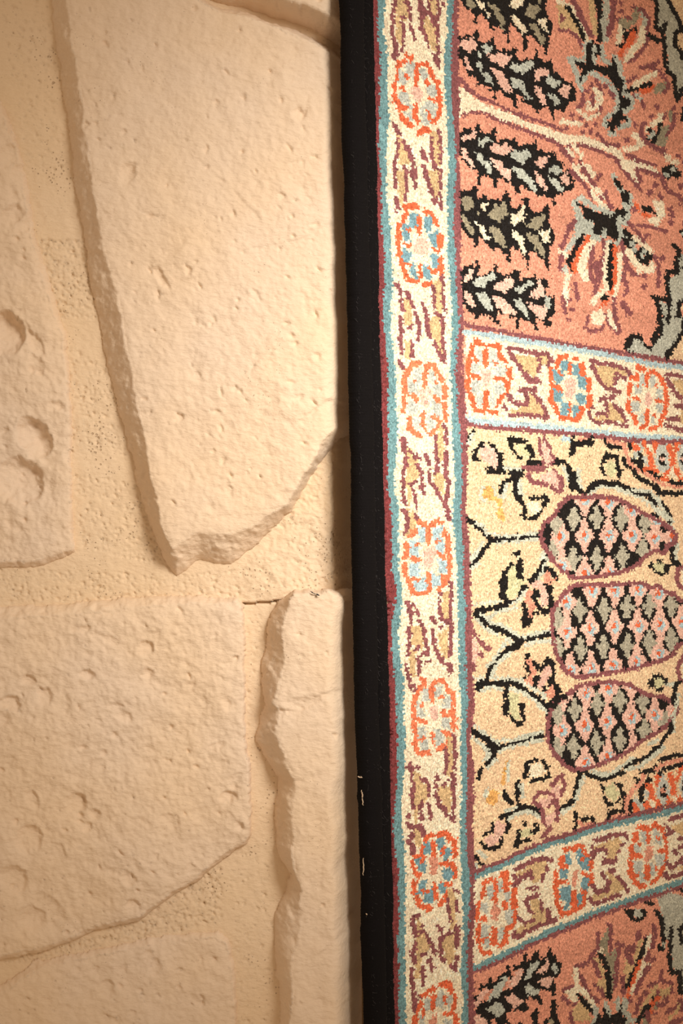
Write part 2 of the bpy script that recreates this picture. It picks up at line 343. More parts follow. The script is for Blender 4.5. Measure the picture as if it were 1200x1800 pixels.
BORDER_TEXT = '''
@ 640 0 6
Y f 300,0 420,0 440,150 400,250 350,200 340,260 360,520 300,420 290,150
Y f 580,180 640,200 720,320 720,540 660,540 600,330
Y f 640,0 720,0 730,130 700,210 640,90
M s 40 310,-10 280,70 255,160 270,260 250,350 290,480 300,560
M f 240,300 290,420 320,540 330,600 290,650 245,620 270,540 240,400
M s 34 400,30 450,90 450,220
M f 420,250 470,270 500,440 490,450 450,360
M d 32 370,200
M s 34 365,270 370,400 375,490 360,550
M s 55 540,20 570,120 570,220
M s 40 570,120 650,150 690,220 720,300 
M s 40 640,0 640,80
M s 36 740,20 750,130 730,240 740,400 740,560
M s 34 720,180 740,220
M f 530,290 580,250 610,330 650,460 650,540 620,470 560,370
M f 650,560 740,570 770,680 780,740 740,720 690,640
M d 22 790,60
E rosette 525,990 285,450
R s 46 400,590 460,630
R s 50 380,650 320,680 330,740 300,850 280,900 280,990 300,1080 330,1140 400,1150
R s 54 330,1160 370,1260 410,1310 460,1340
R s 44 520,690 610,680 650,740 690,820 740,890
R s 50 740,930 750,1010 755,1070
R s 50 760,1130 750,1220 700,1290 660,1290
R s 56 545,1400 600,1370 640,1390 
R s 20 520,1420 560,1400
G2 f 400,650 500,690 480,800 470,860 430,800 390,760
G2 f 330,740 390,770 420,860 400,890 310,900
G2 f 545,720 630,760 640,840 610,880 550,820
G2 f 620,920 660,890 720,920 715,1050 640,1010
G2 f 320,980 420,990 440,1080 420,1130 330,1080
G2 f 600,1090 640,1070 720,1130 715,1260 640,1190 590,1160
G2 f 540,1130 590,1150 600,1200 650,1280 650,1320 560,1330
G2 f 380,1180 460,1190 470,1290 430,1280 390,1230
G2 f 420,1120 480,1120 470,1180
R s 46 510,720 515,800 510,900
R s 34 390,800 420,830
R s 34 350,920 390,980
R d 32 635,880
R s 34 640,1040 690,1080
R s 40 510,1120 490,1220 520,1300
R s 34 620,1190 660,1260
P f 450,920 540,930 590,1000 560,1090 500,1060 460,990
Y f 300,1380 350,1480 450,1580 440,1740 340,1740 330,1560
Y f 640,1440 740,1360 780,1440 770,1780 720,1750 660,1600
M s 44 265,1310 290,1380 340,1430
M s 36 310,1480 320,1590 290,1720 300,1800
M s 40 370,1500 430,1590 460,1660 480,1780
M s 40 660,1460 680,1560 670,1660 710,1780
M s 36 750,1380 760,1500 770,1600 770,1720
M f 545,1570 600,1580 640,1700 640,1730 560,1680
M s 40 580,1750 610,1800
M s 36 370,1770 420,1800
@ 640 300 6
Y f 300,0 430,0 390,180 380,330 330,420 330,200
Y f 640,0 750,0 760,200 740,320 690,300
M s 38 280,0 280,100 300,200
M s 38 290,280 320,400
M s 36 400,0 410,120 400,240 390,330
M s 60 480,0 490,60
M s 36 480,70 510,180
M s 40 600,20 640,150 680,260 700,330
M s 38 770,0 770,190
M s 40 750,240 770,330 780,410
M s 40 700,340 760,350
M d 24 290,450
E rosette 555,800 265,460
R s 60 400,390 520,390
R s 54 400,460 380,530
R s 50 330,580 325,720 320,800 345,960 380,1050 400,1130
R s 44 420,1160 520,1180
R s 50 600,430 660,450 700,500 740,590
R s 56 770,700 770,800
R s 44 770,920 770,1020 690,1080
R s 50 590,1210 680,1200
R s 40 790,1000 780,1080
U f 430,450 540,460 520,640 450,600
U f 590,490 680,490 690,600 620,650 580,600
U f 360,560 430,580 430,640 460,760 380,730
U f 640,660 740,640 730,820 680,800 640,720
U f 370,810 470,870 460,960 360,970
U f 680,870 750,910 740,1050 670,1010
U f 430,1020 490,960 520,1150 440,1110
U f 590,1000 640,1000 680,1160 600,1150 590,1080
R s 50 545,500 545,660
R s 34 430,620 430,650
R s 44 390,770 440,800
R s 40 700,830 740,860
R s 46 545,1010 560,1130
R s 30 650,1030 690,1080
R s 30 400,980 440,1000
P f 490,730 570,720 650,760 640,870 560,900 490,850
Y f 690,1180 760,1130 800,1450 760,1530 690,1380
Y f 380,1300 430,1280 470,1420 450,1640 380,1640
Y f 660,1560 750,1500 770,1780 680,1780 640,1660
M s 40 300,1200 330,1260 350,1380 360,1480
M s 38 400,1280 450,1380 470,1440
M s 36 680,1220 700,1380 710,1500 770,1540
M s 38 780,1130 790,1290 810,1470
M s 44 570,1420 620,1500 620,1640 650,1760
M s 44 340,1540 350,1680 330,1780
M s 38 500,1510 530,1600 540,1700 520,1780
M s 34 430,1660 470,1640
M s 40 790,1560 780,1680 790,1790
@ 640 600 6
Y f 380,0 460,0 450,200 390,180
Y f 720,0 790,0 800,100 750,110
M s 40 340,10 360,120
M s 50 330,200 370,280
M s 34 460,0 460,180
M s 36 700,0 730,100 780,180 820,240
M s 38 790,0 790,160
M d 36 800,150
E rosette 590,620 270,420
N s 56 460,240 540,240
N s 56 450,280 420,350
N s 50 370,370 390,440 390,530
N s 44 380,590 375,740 
N s 50 430,810 440,900 490,970 540,1000
N s 50 620,270 680,250 730,320 780,410
N s 60 815,480 810,590
N s 46 815,660 820,840
N s 50 750,880 730,930 650,980
G2 f 490,290 560,280 560,440 500,430
G2 f 640,310 700,310 720,430 660,440
G2 f 420,400 500,420 540,560 480,570 420,520
G2 f 690,470 780,450 770,590 700,560
G2 f 410,640 520,630 520,740 470,770 400,760
G2 f 680,640 780,640 770,820 690,780
G2 f 470,830 540,790 550,920 480,930
G2 f 620,790 690,800 710,920 640,930
N s 54 600,290 600,460
N d 24 490,430 715,440
N s 44 450,570 510,620
N s 44 700,590 770,640
N s 46 580,770 590,920
N s 40 680,790 750,840
P f 550,500 640,500 670,560 640,680 560,660
C s 30 580,570 660,580
Y f 400,1100 460,1120 540,1300 530,1440 480,1480 430,1780 410,1500 420,1280
Y f 700,1400 800,1400 810,1640 740,1560 690,1480
Y s 50 770,900 770,1100 770,1240
M f 330,1010 410,1010 420,1110 400,1200 360,1160
M s 38 400,1180 400,1300 370,1430 380,1560
M s 30 340,1470 380,1480
M s 36 440,1150 480,1210 540,1240
M s 40 520,1310 560,1380 570,1500 
M f 520,1500 600,1500 600,1640 550,1560
M s 40 450,1500 500,1470
M s 38 370,1600 390,1720 370,1790
M s 36 470,1540 500,1640 510,1780
M s 38 720,1010 720,1200 740,1340
M f 690,1340 770,1320 760,1400 690,1400
M s 40 610,1200 650,1290
M s 36 640,1360 650,1480 720,1560 780,1680 830,1780
M s 50 820,1190 820,1420 850,1480
M s 36 800,890 830,960 820,1100
M s 36 850,1500 830,1640 830,1780
@ 640 900 6
M s 46 400,0 420,80 410,200 400,230
M s 36 500,30 510,90
M s 50 850,0 850,70
Y s 50 460,20 480,150 430,240
E rosette 630,490 270,420
N s 54 540,110 600,130
N s 54 500,200 440,260
N s 50 400,330 410,400 390,480
N s 50 390,560 400,660 440,740 470,830
N s 44 470,860 560,850 640,830 
N s 50 670,130 740,90 780,110
N s 60 780,190 850,280 850,420
N s 50 860,470 860,660
N s 50 740,690 830,700 790,760 740,820
H f 520,170 610,170 600,330 540,320
H f 670,180 780,140 780,190 740,250 800,290 810,380 800,440 720,400 710,310 680,270
H f 440,300 500,290 540,400 530,470 440,470
H f 740,510 830,500 830,660 740,640
H f 430,540 550,530 550,680 440,690
H f 470,740 610,680 610,820 490,820
H f 650,640 760,660 760,780 670,800
N s 46 635,170 640,330
N d 26 515,340 730,310
N s 44 460,490 540,510
N s 44 730,430 800,480
N s 50 640,660 640,800
N s 34 480,710 530,720
P f 590,390 690,360 710,420 680,560 600,590
C f 560,600 620,600 590,660
Y f 450,1200 560,1180 590,1300 570,1470 520,1440 470,1400
Y f 740,1280 840,1220 850,1540 790,1540 730,1400
Y s 60 820,860 810,1000 820,1120
Y s 60 470,1480 470,1700
M s 50 410,940 450,1060 460,1160
M s 36 470,970 540,1080
M s 38 540,1150 590,1230 610,1380 630,1490
M s 36 760,860 750,960 770,1120 830,1160
M s 40 880,740 870,900 870,1060 870,1240 870,1400 860,1520
M f 640,1080 690,1090 740,1170 680,1180 650,1140
M f 740,1200 810,1190 770,1250
M s 44 690,1240 690,1340 700,1430 760,1530 790,1590
M s 40 430,1230 430,1380 430,1500
M s 40 500,1450 550,1420
M s 40 580,1480 630,1500
M s 40 400,1620 430,1700 440,1790
M s 38 530,1520 540,1620 530,1720
M s 34 600,1590 650,1570
M f 810,1600 880,1560 910,1690 860,1720
@ 640 1200 6
E rosette 690,330 260,450
M s 50 440,20 490,60
N s 54 570,-40 600,10
N s 50 550,50 500,150 480,220 490,370
N s 54 480,440 500,540 490,640 510,710
N s 56 540,740 630,740
N s 44 700,0 760,-40 820,20 850,80 900,130 900,220
N s 50 880,260 900,330 900,480
N s 44 760,520 860,530 840,620 
N s 50 740,700 800,660
G2 f 580,60 650,60 650,200 560,190
G2 f 710,30 790,20 760,150 710,160
G2 f 510,200 560,220 600,340 530,370
G2 f 800,130 860,140 880,260 790,260
G2 f 520,450 610,450 620,560 530,580
G2 f 780,370 860,370 870,490 780,480
G2 f 540,610 640,590 640,690 560,710
G2 f 700,490 760,480 810,590 720,660
N s 56 680,20 680,180
N d 28 565,240 775,150
N s 54 540,390 600,410
N s 54 790,320 850,320
N s 44 675,520 690,650
N s 34 550,600 600,580
P f 650,250 740,230 740,340 700,420 650,340
Y f 480,930 560,960 640,1120 620,1240 540,1330 500,1500 480,1280 500,1100
Y f 730,1100 880,1080 870,1360 810,1320 750,1200
Y s 56 860,580 870,800 860,940
Y s 60 510,1520 540,1700
M s 40 380,890 530,890
M s 36 450,840 460,1020
M s 50 490,1060 470,1180 480,1320
M d 30 430,1400
M s 50 430,1480 460,1520 550,1520
M s 40 560,1010 620,1020 650,1110 650,1190
M s 44 580,1250 560,1330 570,1430
M s 50 560,1490 580,1600
M s 50 640,1280 660,1360 660,1410
M f 700,960 720,930 770,1020 740,1040 700,1020
M s 34 720,1060 720,1110
M s 44 720,1160 740,1260 810,1340 830,1390
M s 34 820,690 830,800 820,960
M s 34 900,560 910,640 930,780 910,900
M s 56 900,960 900,1170
M s 36 800,1080 840,1020
M s 36 910,1210 900,1360
M f 850,1380 940,1390 910,1500 870,1440
M s 50 470,1590 440,1660 480,1740 470,1800
@ 640 1500 6
E rosette 690,145 270,450
R s 50 670,-210 600,-150
R s 44 580,-90 560,20 500,20
R s 50 470,90 490,190 550,230
R s 54 480,290 490,400 520,480 550,550
R s 50 600,560 660,570 
R s 56 740,-200 840,-230 870,-150
R s 54 920,-140 920,-20 910,20
R s 50 780,110 860,90 920,140 920,250
R s 50 790,320 880,310 
R s 50 840,400 800,490 740,540
U f 580,-130 660,-120 650,0 590,0
U f 720,-170 800,-190 830,-120 770,20 740,-20
U f 810,-60 890,-60 880,0 810,80 780,40
U f 490,50 570,30 610,100 600,190 530,180
U f 780,180 880,130 890,230 860,290 790,270
U f 540,280 630,260 610,330 570,430 510,430
U f 600,380 680,340 680,520 590,520 570,450
U f 740,310 790,310 830,400 760,430
R s 54 690,-120 690,0
R s 40 800,-80 780,0
R s 40 600,20 560,80
R s 50 700,320 710,460
R s 40 580,400 630,390
S f 650,30 740,40 740,220 670,230 640,150
Y f 510,660 570,720 600,820 660,960 600,1040 560,1080 540,1300 490,1300 510,1000 500,800
Y f 780,880 900,820 920,1020 890,1160 840,1150 790,1000
Y s 60 870,380 890,560 890,760
M s 50 540,650 470,680 480,760 500,860 
M s 40 500,930 490,1020
M s 60 460,1050 480,1120
M s 44 450,1200 460,1320 480,1480
M s 56 490,1540 480,1640
M s 40 570,750 570,820
M s 44 610,840 640,910 680,960 690,1050
M s 40 560,1060 600,1050
M f 610,1100 670,1090 700,1210 660,1250 640,1180
M s 40 570,1190 570,1290 580,1380
M d 36 560,1490
M f 720,740 800,770 790,830 740,830
M s 44 860,830 800,850 760,900 770,1000 760,1080 820,1120
M s 36 840,480 850,600 860,720 
M s 34 910,370 960,400
M s 36 930,480 940,600 
M s 56 940,780 930,960
M s 38 930,1080 930,1180
M f 840,1160 950,1170 940,1260 900,1240
E rosette 720,1740 260,420
R s 50 690,1410 580,1490
R s 60 760,1380 850,1360 880,1440
R s 50 920,1500 910,1620
R s 50 560,1570 520,1640
R s 44 510,1700 490,1860
R s 54 930,1700 930,1900
R s 50 820,1690 900,1680
G2 f 720,1460 810,1430 790,1640 730,1600
G2 f 590,1530 650,1500 650,1640 600,1640
G2 f 840,1490 880,1480 870,1630 830,1600
G2 f 540,1690 600,1740 600,1900 540,1900
G2 f 800,1740 880,1740 890,1900 800,1900
R s 60 690,1500 690,1620
R s 36 810,1510 810,1570
R s 36 580,1640 580,1700
S f 640,1740 740,1660 720,1780 680,1900 640,1900
'''
PANEL_MID = '''
@ 800 560 6
C f 60,150 520,210 900,265 1190,320 1500,370 1800,430 2100,490 2500,540 2500,1270 1800,1230 1200,1165 600,1120 80,1060
B f 60,1150 300,1170 600,1190 900,1220 1200,1230 1800,1290 2500,1310 2500,5500 2400,5100 1650,5330 1200,5430 950,5490 850,5550 700,5600 500,5700 300,5770 130,5850
M s 46 20,60 200,100 450,140 700,190 900,225 1190,280 1500,325 1700,360 2000,410 2200,445 2500,490
H s 52 75,150 200,160 520,215 700,245 900,272 1190,325 1500,375 1800,435 2100,490 2500,540
H s 50 90,1065 300,1090 600,1120 900,1145 1190,1170 1500,1205 1800,1235 2100,1255 2500,1275
M s 46 60,1110 300,1145 600,1170 900,1195 1190,1213 1500,1250 1800,1280 2100,1300 2500,1305
E rosette 305,635 290,410
R s 64 180,250 240,280
R s 44 300,290 420,290 430,390 490,460
R s 56 530,530 540,620
R s 40 440,630 520,690 510,780 440,840 400,930
R s 44 190,970 270,980
R s 50 330,990 390,990
R s 40 140,290 130,370 100,440
R s 56 100,480 100,580
R s 54 100,650 90,720 120,790
R s 40 140,830 160,940
R s 34 150,380 200,470
G2 f 190,340 250,330 250,480 210,440
G2 f 320,340 400,340 410,460 330,480
G2 f 130,480 210,480 220,590 150,600
G2 f 390,500 500,530 480,610 380,610
G2 f 130,650 230,650 210,790 130,780
G2 f 360,680 470,720 460,820 380,800
G2 f 180,800 250,810 250,940 190,920
G2 f 330,830 380,840 380,950 330,940
R s 54 280,350 280,490
R s 54 285,790 285,930
R d 22 390,480
R s 34 140,600 210,630
R s 36 380,630 440,650
P f 230,530 330,540 350,600 300,720 250,700
Y f 570,380 800,400 960,400 940,490 840,460 830,560 780,640 700,560 640,480
M s 42 520,310 620,330 760,360 940,380 980,440
M s 46 530,350 590,440 660,540 720,620 760,670 850,670
M s 36 980,440 930,500
M s 40 830,400 860,470 840,560
M d 30 800,640
Y f 480,950 620,960 760,800 830,870 900,1020 720,1000 560,1000
M s 50 640,750 800,750
M s 44 690,780 720,850 700,920 600,900
M s 50 530,820 550,860
M s 36 480,930 500,960
M s 46 540,1020 700,1020 860,1040 930,1060
M s 40 790,800 850,880 900,960 930,1050
E rosette 1190,730 270,420
R s 50 1050,420 1140,400
R s 44 1220,430 1250,430
R s 50 1060,440 1030,520
R s 44 1160,480 1170,580
R s 44 970,540 970,650
R s 44 985,680 970,780 960,870 1010,920 1040,1000
R s 50 1070,1050 1130,1050 1230,1070 
R s 40 1160,880 1160,1000
U f 1060,450 1150,450 1150,540 1080,560
U f 990,540 1080,560 1120,600 1070,700 1000,660
U f 990,740 1100,770 1080,880 1000,880
U f 1080,880 1150,900 1140,1030 1060,1020
R s 30 1060,570 1080,600
R s 40 1020,720 1080,760
U f 1190,480 1270,480 1280,620 1200,600
U f 1240,600 1340,620 1345,750 1260,720
U f 1250,780 1345,800 1340,900 1260,920 1230,860
U f 1190,900 1270,930 1270,1040 1200,1050
P f 1120,650 1190,620 1240,680 1200,850 1130,830
R s 56 1300,490 1310,580
R s 50 1370,640 1375,760
R s 56 1380,830 1370,930
R s 54 1290,950 1290,1000 1240,1070
@ 1000 560 6
Y f 230,500 560,520 600,610 500,600 440,640 430,730 330,700 270,610
M s 44 190,440 280,480 400,485 520,520 590,560 610,620
M s 44 200,500 240,580 290,660 350,730 430,760 490,780
M s 38 450,580 560,640
M s 34 470,600 440,700
Y f 180,1020 280,1050 360,1000 400,880 470,930 550,1090 400,1090 250,1080
M s 46 290,850 430,830
M s 40 350,870 370,960 
M s 46 270,1000 360,1010
M s 36 170,990 210,1080 280,1110 400,1090 500,1120 580,1140
M s 42 440,910 510,980 560,1080
M d 24 210,930
E rosette 790,850 240,370
R s 50 680,520 750,540
R s 44 620,630 690,640 680,590
R s 40 770,720 780,600 850,560 910,600 940,660 980,740 990,850 980,960 940,1060 920,1130
R s 44 600,690 600,800
R s 46 590,870 590,960 650,1030 670,1100
R s 44 720,1150 760,1140
R s 50 820,1170 880,1150
G2 f 640,690 720,690 720,790 650,800
G2 f 700,600 760,600 760,700 710,680
G2 f 810,610 870,610 870,720 810,730
G2 f 890,730 950,740 950,840 890,850
G2 f 620,880 720,880 700,980 630,980
G2 f 880,900 960,910 950,1010 890,990
G2 f 700,1010 760,1000 750,1120 700,1100
G2 f 820,1020 880,1020 880,1120 830,1110
R s 50 790,980 790,1120
R d 22 690,710 880,710 870,1020
R s 30 640,840 710,860
R s 30 870,860 930,880
P f 760,780 830,780 830,930 770,910
M s 42 990,590 1080,600 1240,620
M s 46 1000,650 1060,760 1130,840 1240,840
Y f 1020,640 1240,650 1240,800 1150,820
M s 50 1090,930 1180,920
M s 46 1000,1060 1120,1060
M s 50 990,1120 1100,1170 1240,1180
Y f 1140,960 1240,960 1240,1120 1120,1100
@ 800 560 6
K s 44 60,1310 100,1250 160,1180
L2 s 34 60,1380 120,1300 140,1220
K f 120,1480 170,1370 230,1290 280,1290 270,1340 220,1360 180,1420 190,1470 240,1510 180,1520
K f 300,1300 380,1340 410,1400 470,1420 470,1530 480,1590 520,1640 300,1640 270,1540 340,1540 390,1590 410,1540 400,1430 350,1370
P f 190,1420 270,1320 350,1370 400,1430 410,1560 370,1590 330,1540 250,1500 230,1420
K f 500,1240 720,1270 730,1310 640,1320 570,1330 600,1430 690,1470 660,1500 590,1440 540,1370
O2 f 580,1340 700,1330 740,1420 740,1480 680,1440
K s 50 720,1350 780,1410 780,1450
K s 60 730,1520 870,1520
K s 60 1010,1510 1100,1510
M s 40 850,1280 860,1400 900,1480 890,1540
M s 40 900,1270 960,1380 1000,1480 960,1550
P f 870,1310 930,1330 990,1500 930,1560 890,1480
M f 660,1550 800,1550 960,1560 920,1600 820,1640 690,1590
M s 44 730,1650 790,1740 930,1750
M s 44 1010,1600 1070,1700 1080,1790
P f 850,1640 1000,1600 1060,1720 1050,1800 950,1740 860,1700
K f 520,1600 690,1590 690,1650 620,1700 600,1780 560,1700 450,1740 460,1690 540,1680
K s 46 1150,1560 1180,1640 1190,1800
K s 40 1200,1250 1185,1440
H f 1060,1240 1170,1240 1170,1290 1090,1300
L2 s 34 1100,1560 1150,1700
L2 s 34 480,1570 640,1580
L2 s 34 640,1700 620,1790
@ 1000 560 6
K f -20,1250 50,1340 10,1440 -30,1420
K s 60 60,1320 190,1320
S s 30 60,1270 170,1270
K s 30 190,1270 210,1260
K s 46 340,1290 400,1350 520,1360
S s 40 380,1290 540,1330 580,1450 620,1560 720,1610 820,1660 900,1730 1000,1760 1240,1780
K f 570,1300 630,1300 640,1380 590,1400
K s 50 630,1480 700,1540 740,1590 860,1620
K s 46 540,1480 550,1540 600,1570 
K s 46 640,1600 700,1690 780,1720 860,1760 920,1830
K s 46 880,1670 1000,1700 1100,1740 1240,1740
K s 46 910,1840 1240,1850 
L f 640,1310 750,1310 750,1400 700,1480 640,1480
R s 60 650,1340 680,1370
R s 50 760,1320 830,1450 830,1560
R s 50 880,1320 880,1390
R s 50 1010,1340 1060,1440 1050,1560
R s 50 1100,1330 1110,1400
R s 40 760,1590 830,1570 890,1620
R s 40 980,1640 1030,1570
R s 40 1090,1590 1130,1690 1240,1690
R s 40 940,1690 1000,1690
G2 f 880,1420 920,1330 990,1340 1020,1450 1020,1560 980,1620 920,1620 870,1530
G2 f 1100,1420 1140,1330 1240,1330 1240,1640 1130,1620
G2 f 740,1420 790,1470 800,1540 750,1530
K f 900,1480 940,1420 985,1440 980,1550 930,1560
K f 1120,1480 1160,1420 1240,1430 1240,1550 1150,1540
P d 24 950,1480 1160,1480
K f 690,1390 750,1440 740,1580 690,1540 700,1460
C f 780,1320 850,1330 840,1400 810,1400
C f 1000,1640 1060,1560 1100,1690
K f 340,1410 480,1440 490,1530 520,1600 510,1700 460,1660 470,1550 440,1480 370,1490 330,1530 330,1590 370,1680 330,1660 290,1580 310,1490
O2 f 350,1560 400,1490 460,1540 460,1650 400,1690
K f 0,1590 40,1620 50,1800 0,1800
L2 s 43 60,1600 70,1720 80,1800
K s 46 170,1790 230,1730 320,1720 420,1760 500,1760 580,1810
@ 800 840 6
K f 450,40 540,0 700,-20 620,30 640,160 680,240 710,290 710,450 680,440 640,390 680,370 650,280 580,210 560,130 560,40 500,60 480,140 440,180 410,160 430,80
L2 s 37 500,60 470,200 400,220
L2 s 37 640,60 650,170
A f 270,90 360,90 380,200 450,240 450,330 490,430 450,480 400,380 410,280 340,230 260,230 220,150
L2 s 31 250,100 230,230 290,220
L2 s 31 370,100 380,190
K f 730,200 950,180 950,260 890,330 860,400 800,450 720,440 730,400 790,390 870,330 870,230 800,240 740,240
C f 710,270 860,250 860,330 820,380 740,380 
M s 46 760,40 860,60 930,70
M s 46 960,90 1050,150 1090,100 1080,0
K s 50 90,430 160,490 240,540 290,600 340,650
K s 54 330,660 480,650 630,630 840,610
K s 46 310,700 260,770 200,850 120,930
K s 30 625,600 630,640
K s 30 820,580 840,620
L2 s 34 180,480 260,510 300,580 400,610 600,610 820,570
L2 s 34 380,690 600,670 850,650
L2 s 37 250,680 200,780 130,870 110,780
L2 s 34 140,960 220,900
K f 550,800 580,770 640,770 650,830 610,830
K f 450,980 500,970 480,930 540,900 540,870 580,890 550,960 500,970 520,1090 510,1230 540,1280 620,1270 610,1200 690,1130 740,1140 620,1310 530,1350 430,1280 430,1100
K s 60 640,880 640,1070
O2 f 510,980 600,900 610,1060 700,1090 640,1150 600,1250 520,1260 500,1210 540,1140
K s 54 980,770 910,800 900,880 850,970 810,1040 750,1090
L2 s 34 900,780 860,860
L2 s 37 950,820 900,930 890,1000 830,1080
K s 50 920,960 1000,990 1030,1060
K s 50 890,1130 970,1140 950,1240 980,1310 970,1380 910,1420 870,1370
S f 910,990 960,980 970,1050 1030,1070 950,1130 890,1100
P f 740,1120 860,1070 910,1140 950,1290 920,1370 870,1330 830,1270 870,1180 800,1170
K f 780,1180 850,1180 860,1250 800,1290 760,1260
K s 50 810,1310 850,1360
S f 690,1240 740,1160 780,1200 760,1270 810,1340 780,1480 720,1470 740,1380 700,1300
K s 50 680,1330 710,1440
K s 30 790,1420 830,1420
K f 650,1480 730,1460 800,1460 780,1500 750,1570 660,1570
L2 s 40 700,1200 640,1280 560,1330
L2 s 40 300,1470 420,1400 600,1370
L2 s 34 160,1340 300,1310 430,1300
K f 150,1370 300,1350 430,1330 530,1290 530,1360 400,1390 260,1420 200,1490 160,1480
K s 60 180,1440 280,1530 420,1600 540,1660 640,1710
K s 60 640,1710 780,1680 940,1640 
K s 56 660,1710 600,1790 500,1790
L2 s 37 240,1440 330,1520 470,1560 560,1620 650,1680 780,1640 940,1610
L2 s 37 180,1490 260,1580 400,1650
L2 s 37 500,1700 590,1750
L2 s 37 700,1760 850,1720 960,1720
M s 44 110,1560 190,1680 270,1770 310,1800
P s 44 130,1690 180,1760
M s 60 90,1560 110,1680 100,1800
@ 1000 840 6
L2 s 43 70,130 200,180 260,90 420,90 560,150 700,200 840,290 960,400 1030,500 1080,620
L2 s 43 80,80 90,140
K s 50 30,40 50,120 130,160 
K s 46 130,160 190,120 250,70
K s 50 280,50 380,70 480,60 560,110
K s 50 600,110 700,170 790,180 880,270
K s 46 930,250 990,330 1030,400 1020,460
K s 46 1050,730 1050,850 1110,900
K s 40 1060,900 1130,920
L2 s 37 640,130 800,140 920,230
L2 s 37 900,240 990,400 1060,460
L2 s 37 1100,670 1090,860
K f 820,370 900,370 910,430 870,420 820,410
C f 840,400 900,420 900,440 850,440
Z pinecone
Q -340,600 -300,480 -200,400 -140,300 -50,210 0,205 150,205 350,200 450,215 580,280 740,370 900,450 1000,510 1080,590 1090,670 1000,720 970,790 860,770 740,850 680,920 580,970 450,1010 200,1045 0,1050 -60,1010 -150,930 -220,860 -250,790 -310,700
K f -400,150 1200,150 1200,1100 -400,1100
F 125,600
F 380,600
F 625,600
F 865,620
F 1060,620
F -130,610
F 130,230
F 380,250
F 620,330
F 130,1000
F 385,1000
F -110,930
F 880,420
X 255,420
X 510,430
X 760,480
X 10,430
X 255,850
X 525,830
X 745,770
X 10,850
X -210,780
X -180,480
Q
M s 44 -340,600 -300,480 -200,400 -140,300 -50,210 0,205 150,205 350,200 450,215 580,280 740,370 900,450 1000,510 1080,590 1090,670 1000,720 970,790 860,770 740,850 680,920 580,970 450,1010 200,1045 0,1050 -60,1010 -150,930 -220,860 -250,790 -310,700 -340,600
K f 790,940 830,890 870,900 870,860 960,870 960,910 1030,900 1010,1000 980,1000 970,1040 870,1010 850,960
O2 f 870,900 960,900 970,1000 900,990 850,940
M s 46 1200,920 1110,960 1100,1080 1160,1170 1240,1180
C f 1150,960 1240,940 1240,1150 1150,1140
Z pinecone
Q -210,1400 -120,1260 -40,1170 50,1125 400,1120 740,1100 800,1160 900,1140 980,1200 1060,1220 1130,1290 1300,1300 1300,1740 1110,1760 1050,1870 880,1940 700,2000 300,2070 30,2105 -60,2050 -110,1990 -190,1830 -220,1640
K f -400,1050 1400,1050 1400,2250 -400,2250
F 200,1180
F 445,1180
F 690,1170
F 905,1210
F 185,1580
F 445,1560
F 690,1550
F 925,1540
F 1150,1510
F -60,1620
F -60,1300
F 190,2000
F 430,1970
F 680,1930
F 910,1850
F -30,2020
X 75,1400
X 330,1390
X 575,1360
X 810,1350
X 1040,1340
X 80,1800
X 325,1780
X 575,1770
X 810,1740
X 1040,1700
X -160,1480
X -150,1800
Q
M s 44 -210,1400 -120,1260 -40,1170 50,1125 400,1120 740,1100 800,1160 900,1140 980,1200 1060,1220 1130,1290 1300,1300
M s 44 1240,1740 1110,1760 1050,1870 880,1940 700,2000 300,2070 30,2105 -60,2050 -110,1990 -190,1830 -220,1640 -210,1400
@ 800 1120 6
M f 70,0 140,0 140,60 130,180 190,290 180,330 140,380 70,340 60,200
M s 40 220,50 310,120
M s 40 220,150 240,200
P f 130,20 190,30 210,130 180,270 130,250
K s 60 650,30 560,100 480,170 420,240 
K s 56 420,240 330,330 310,410 
K s 54 300,430 220,470 190,540
L2 s 37 480,60 400,180 340,280 290,300
L2 s 37 560,150 470,220 390,290 360,390
L2 s 37 160,430 250,420
K f 690,220 700,150 760,160 740,210 770,220 760,330 740,400 690,440 660,430 730,380 690,330 680,260
S f 700,220 760,220 820,370 770,400 790,470 800,540 740,520 700,440 740,380 730,290
K s 50 790,270 850,330 890,300 940,230 990,290 1000,390
P f 890,300 960,290 970,370 920,480 870,540 810,510 820,430 870,380
K s 46 840,410 800,440 800,510
K f 930,480 950,420 1010,430 1000,490 950,520
K s 46 890,540 900,550
S f 880,590 940,540 990,490 1040,570 990,640 930,640
K s 50 1020,510 1060,560 1010,640
K s 50 1000,670 920,720
K s 54 190,500 330,500 470,480 560,480 650,520
K s 50 650,530 740,590 840,650 920,730 950,850
L2 s 37 340,430 540,430 660,460 760,530 880,590 900,640
L2 s 37 210,570 330,530 450,540
L2 s 37 540,540 640,560 720,610 830,690 920,790
K s 26 510,500 510,560
K s 56 490,570 500,680 490,800 
K f 510,800 580,830 600,880 640,880 660,860 620,740 640,670 690,680 690,880 670,940 620,950 560,880
O2 f 520,570 620,600 620,770 650,860 590,870 520,790
K s 60 160,990 250,1050 340,1110 400,1150
K s 56 390,1180 500,1150 650,1110 880,1030
K s 56 390,1170 370,1260 300,1340 
K s 44 240,1390 200,1480
K s 50 300,1150 350,1180
L2 s 37 170,930 280,1010 400,1100 600,1070 880,990
L2 s 37 430,1200 600,1140 880,1070
L2 s 37 130,1050 240,1130 330,1230 270,1290
L2 s 37 400,1290 300,1370
A f 510,1300 530,1330 500,1450 490,1560 450,1560 460,1430
A f 320,1620 400,1610 430,1720 370,1780 290,1740
L2 s 34 530,1300 520,1500
L2 s 34 300,1600 280,1680
K f 680,1350 730,1290 840,1260 850,1310 750,1330 740,1480 670,1500 700,1400
K f 870,1290 920,1310 980,1440 970,1490 750,1540 750,1490 870,1470 940,1440
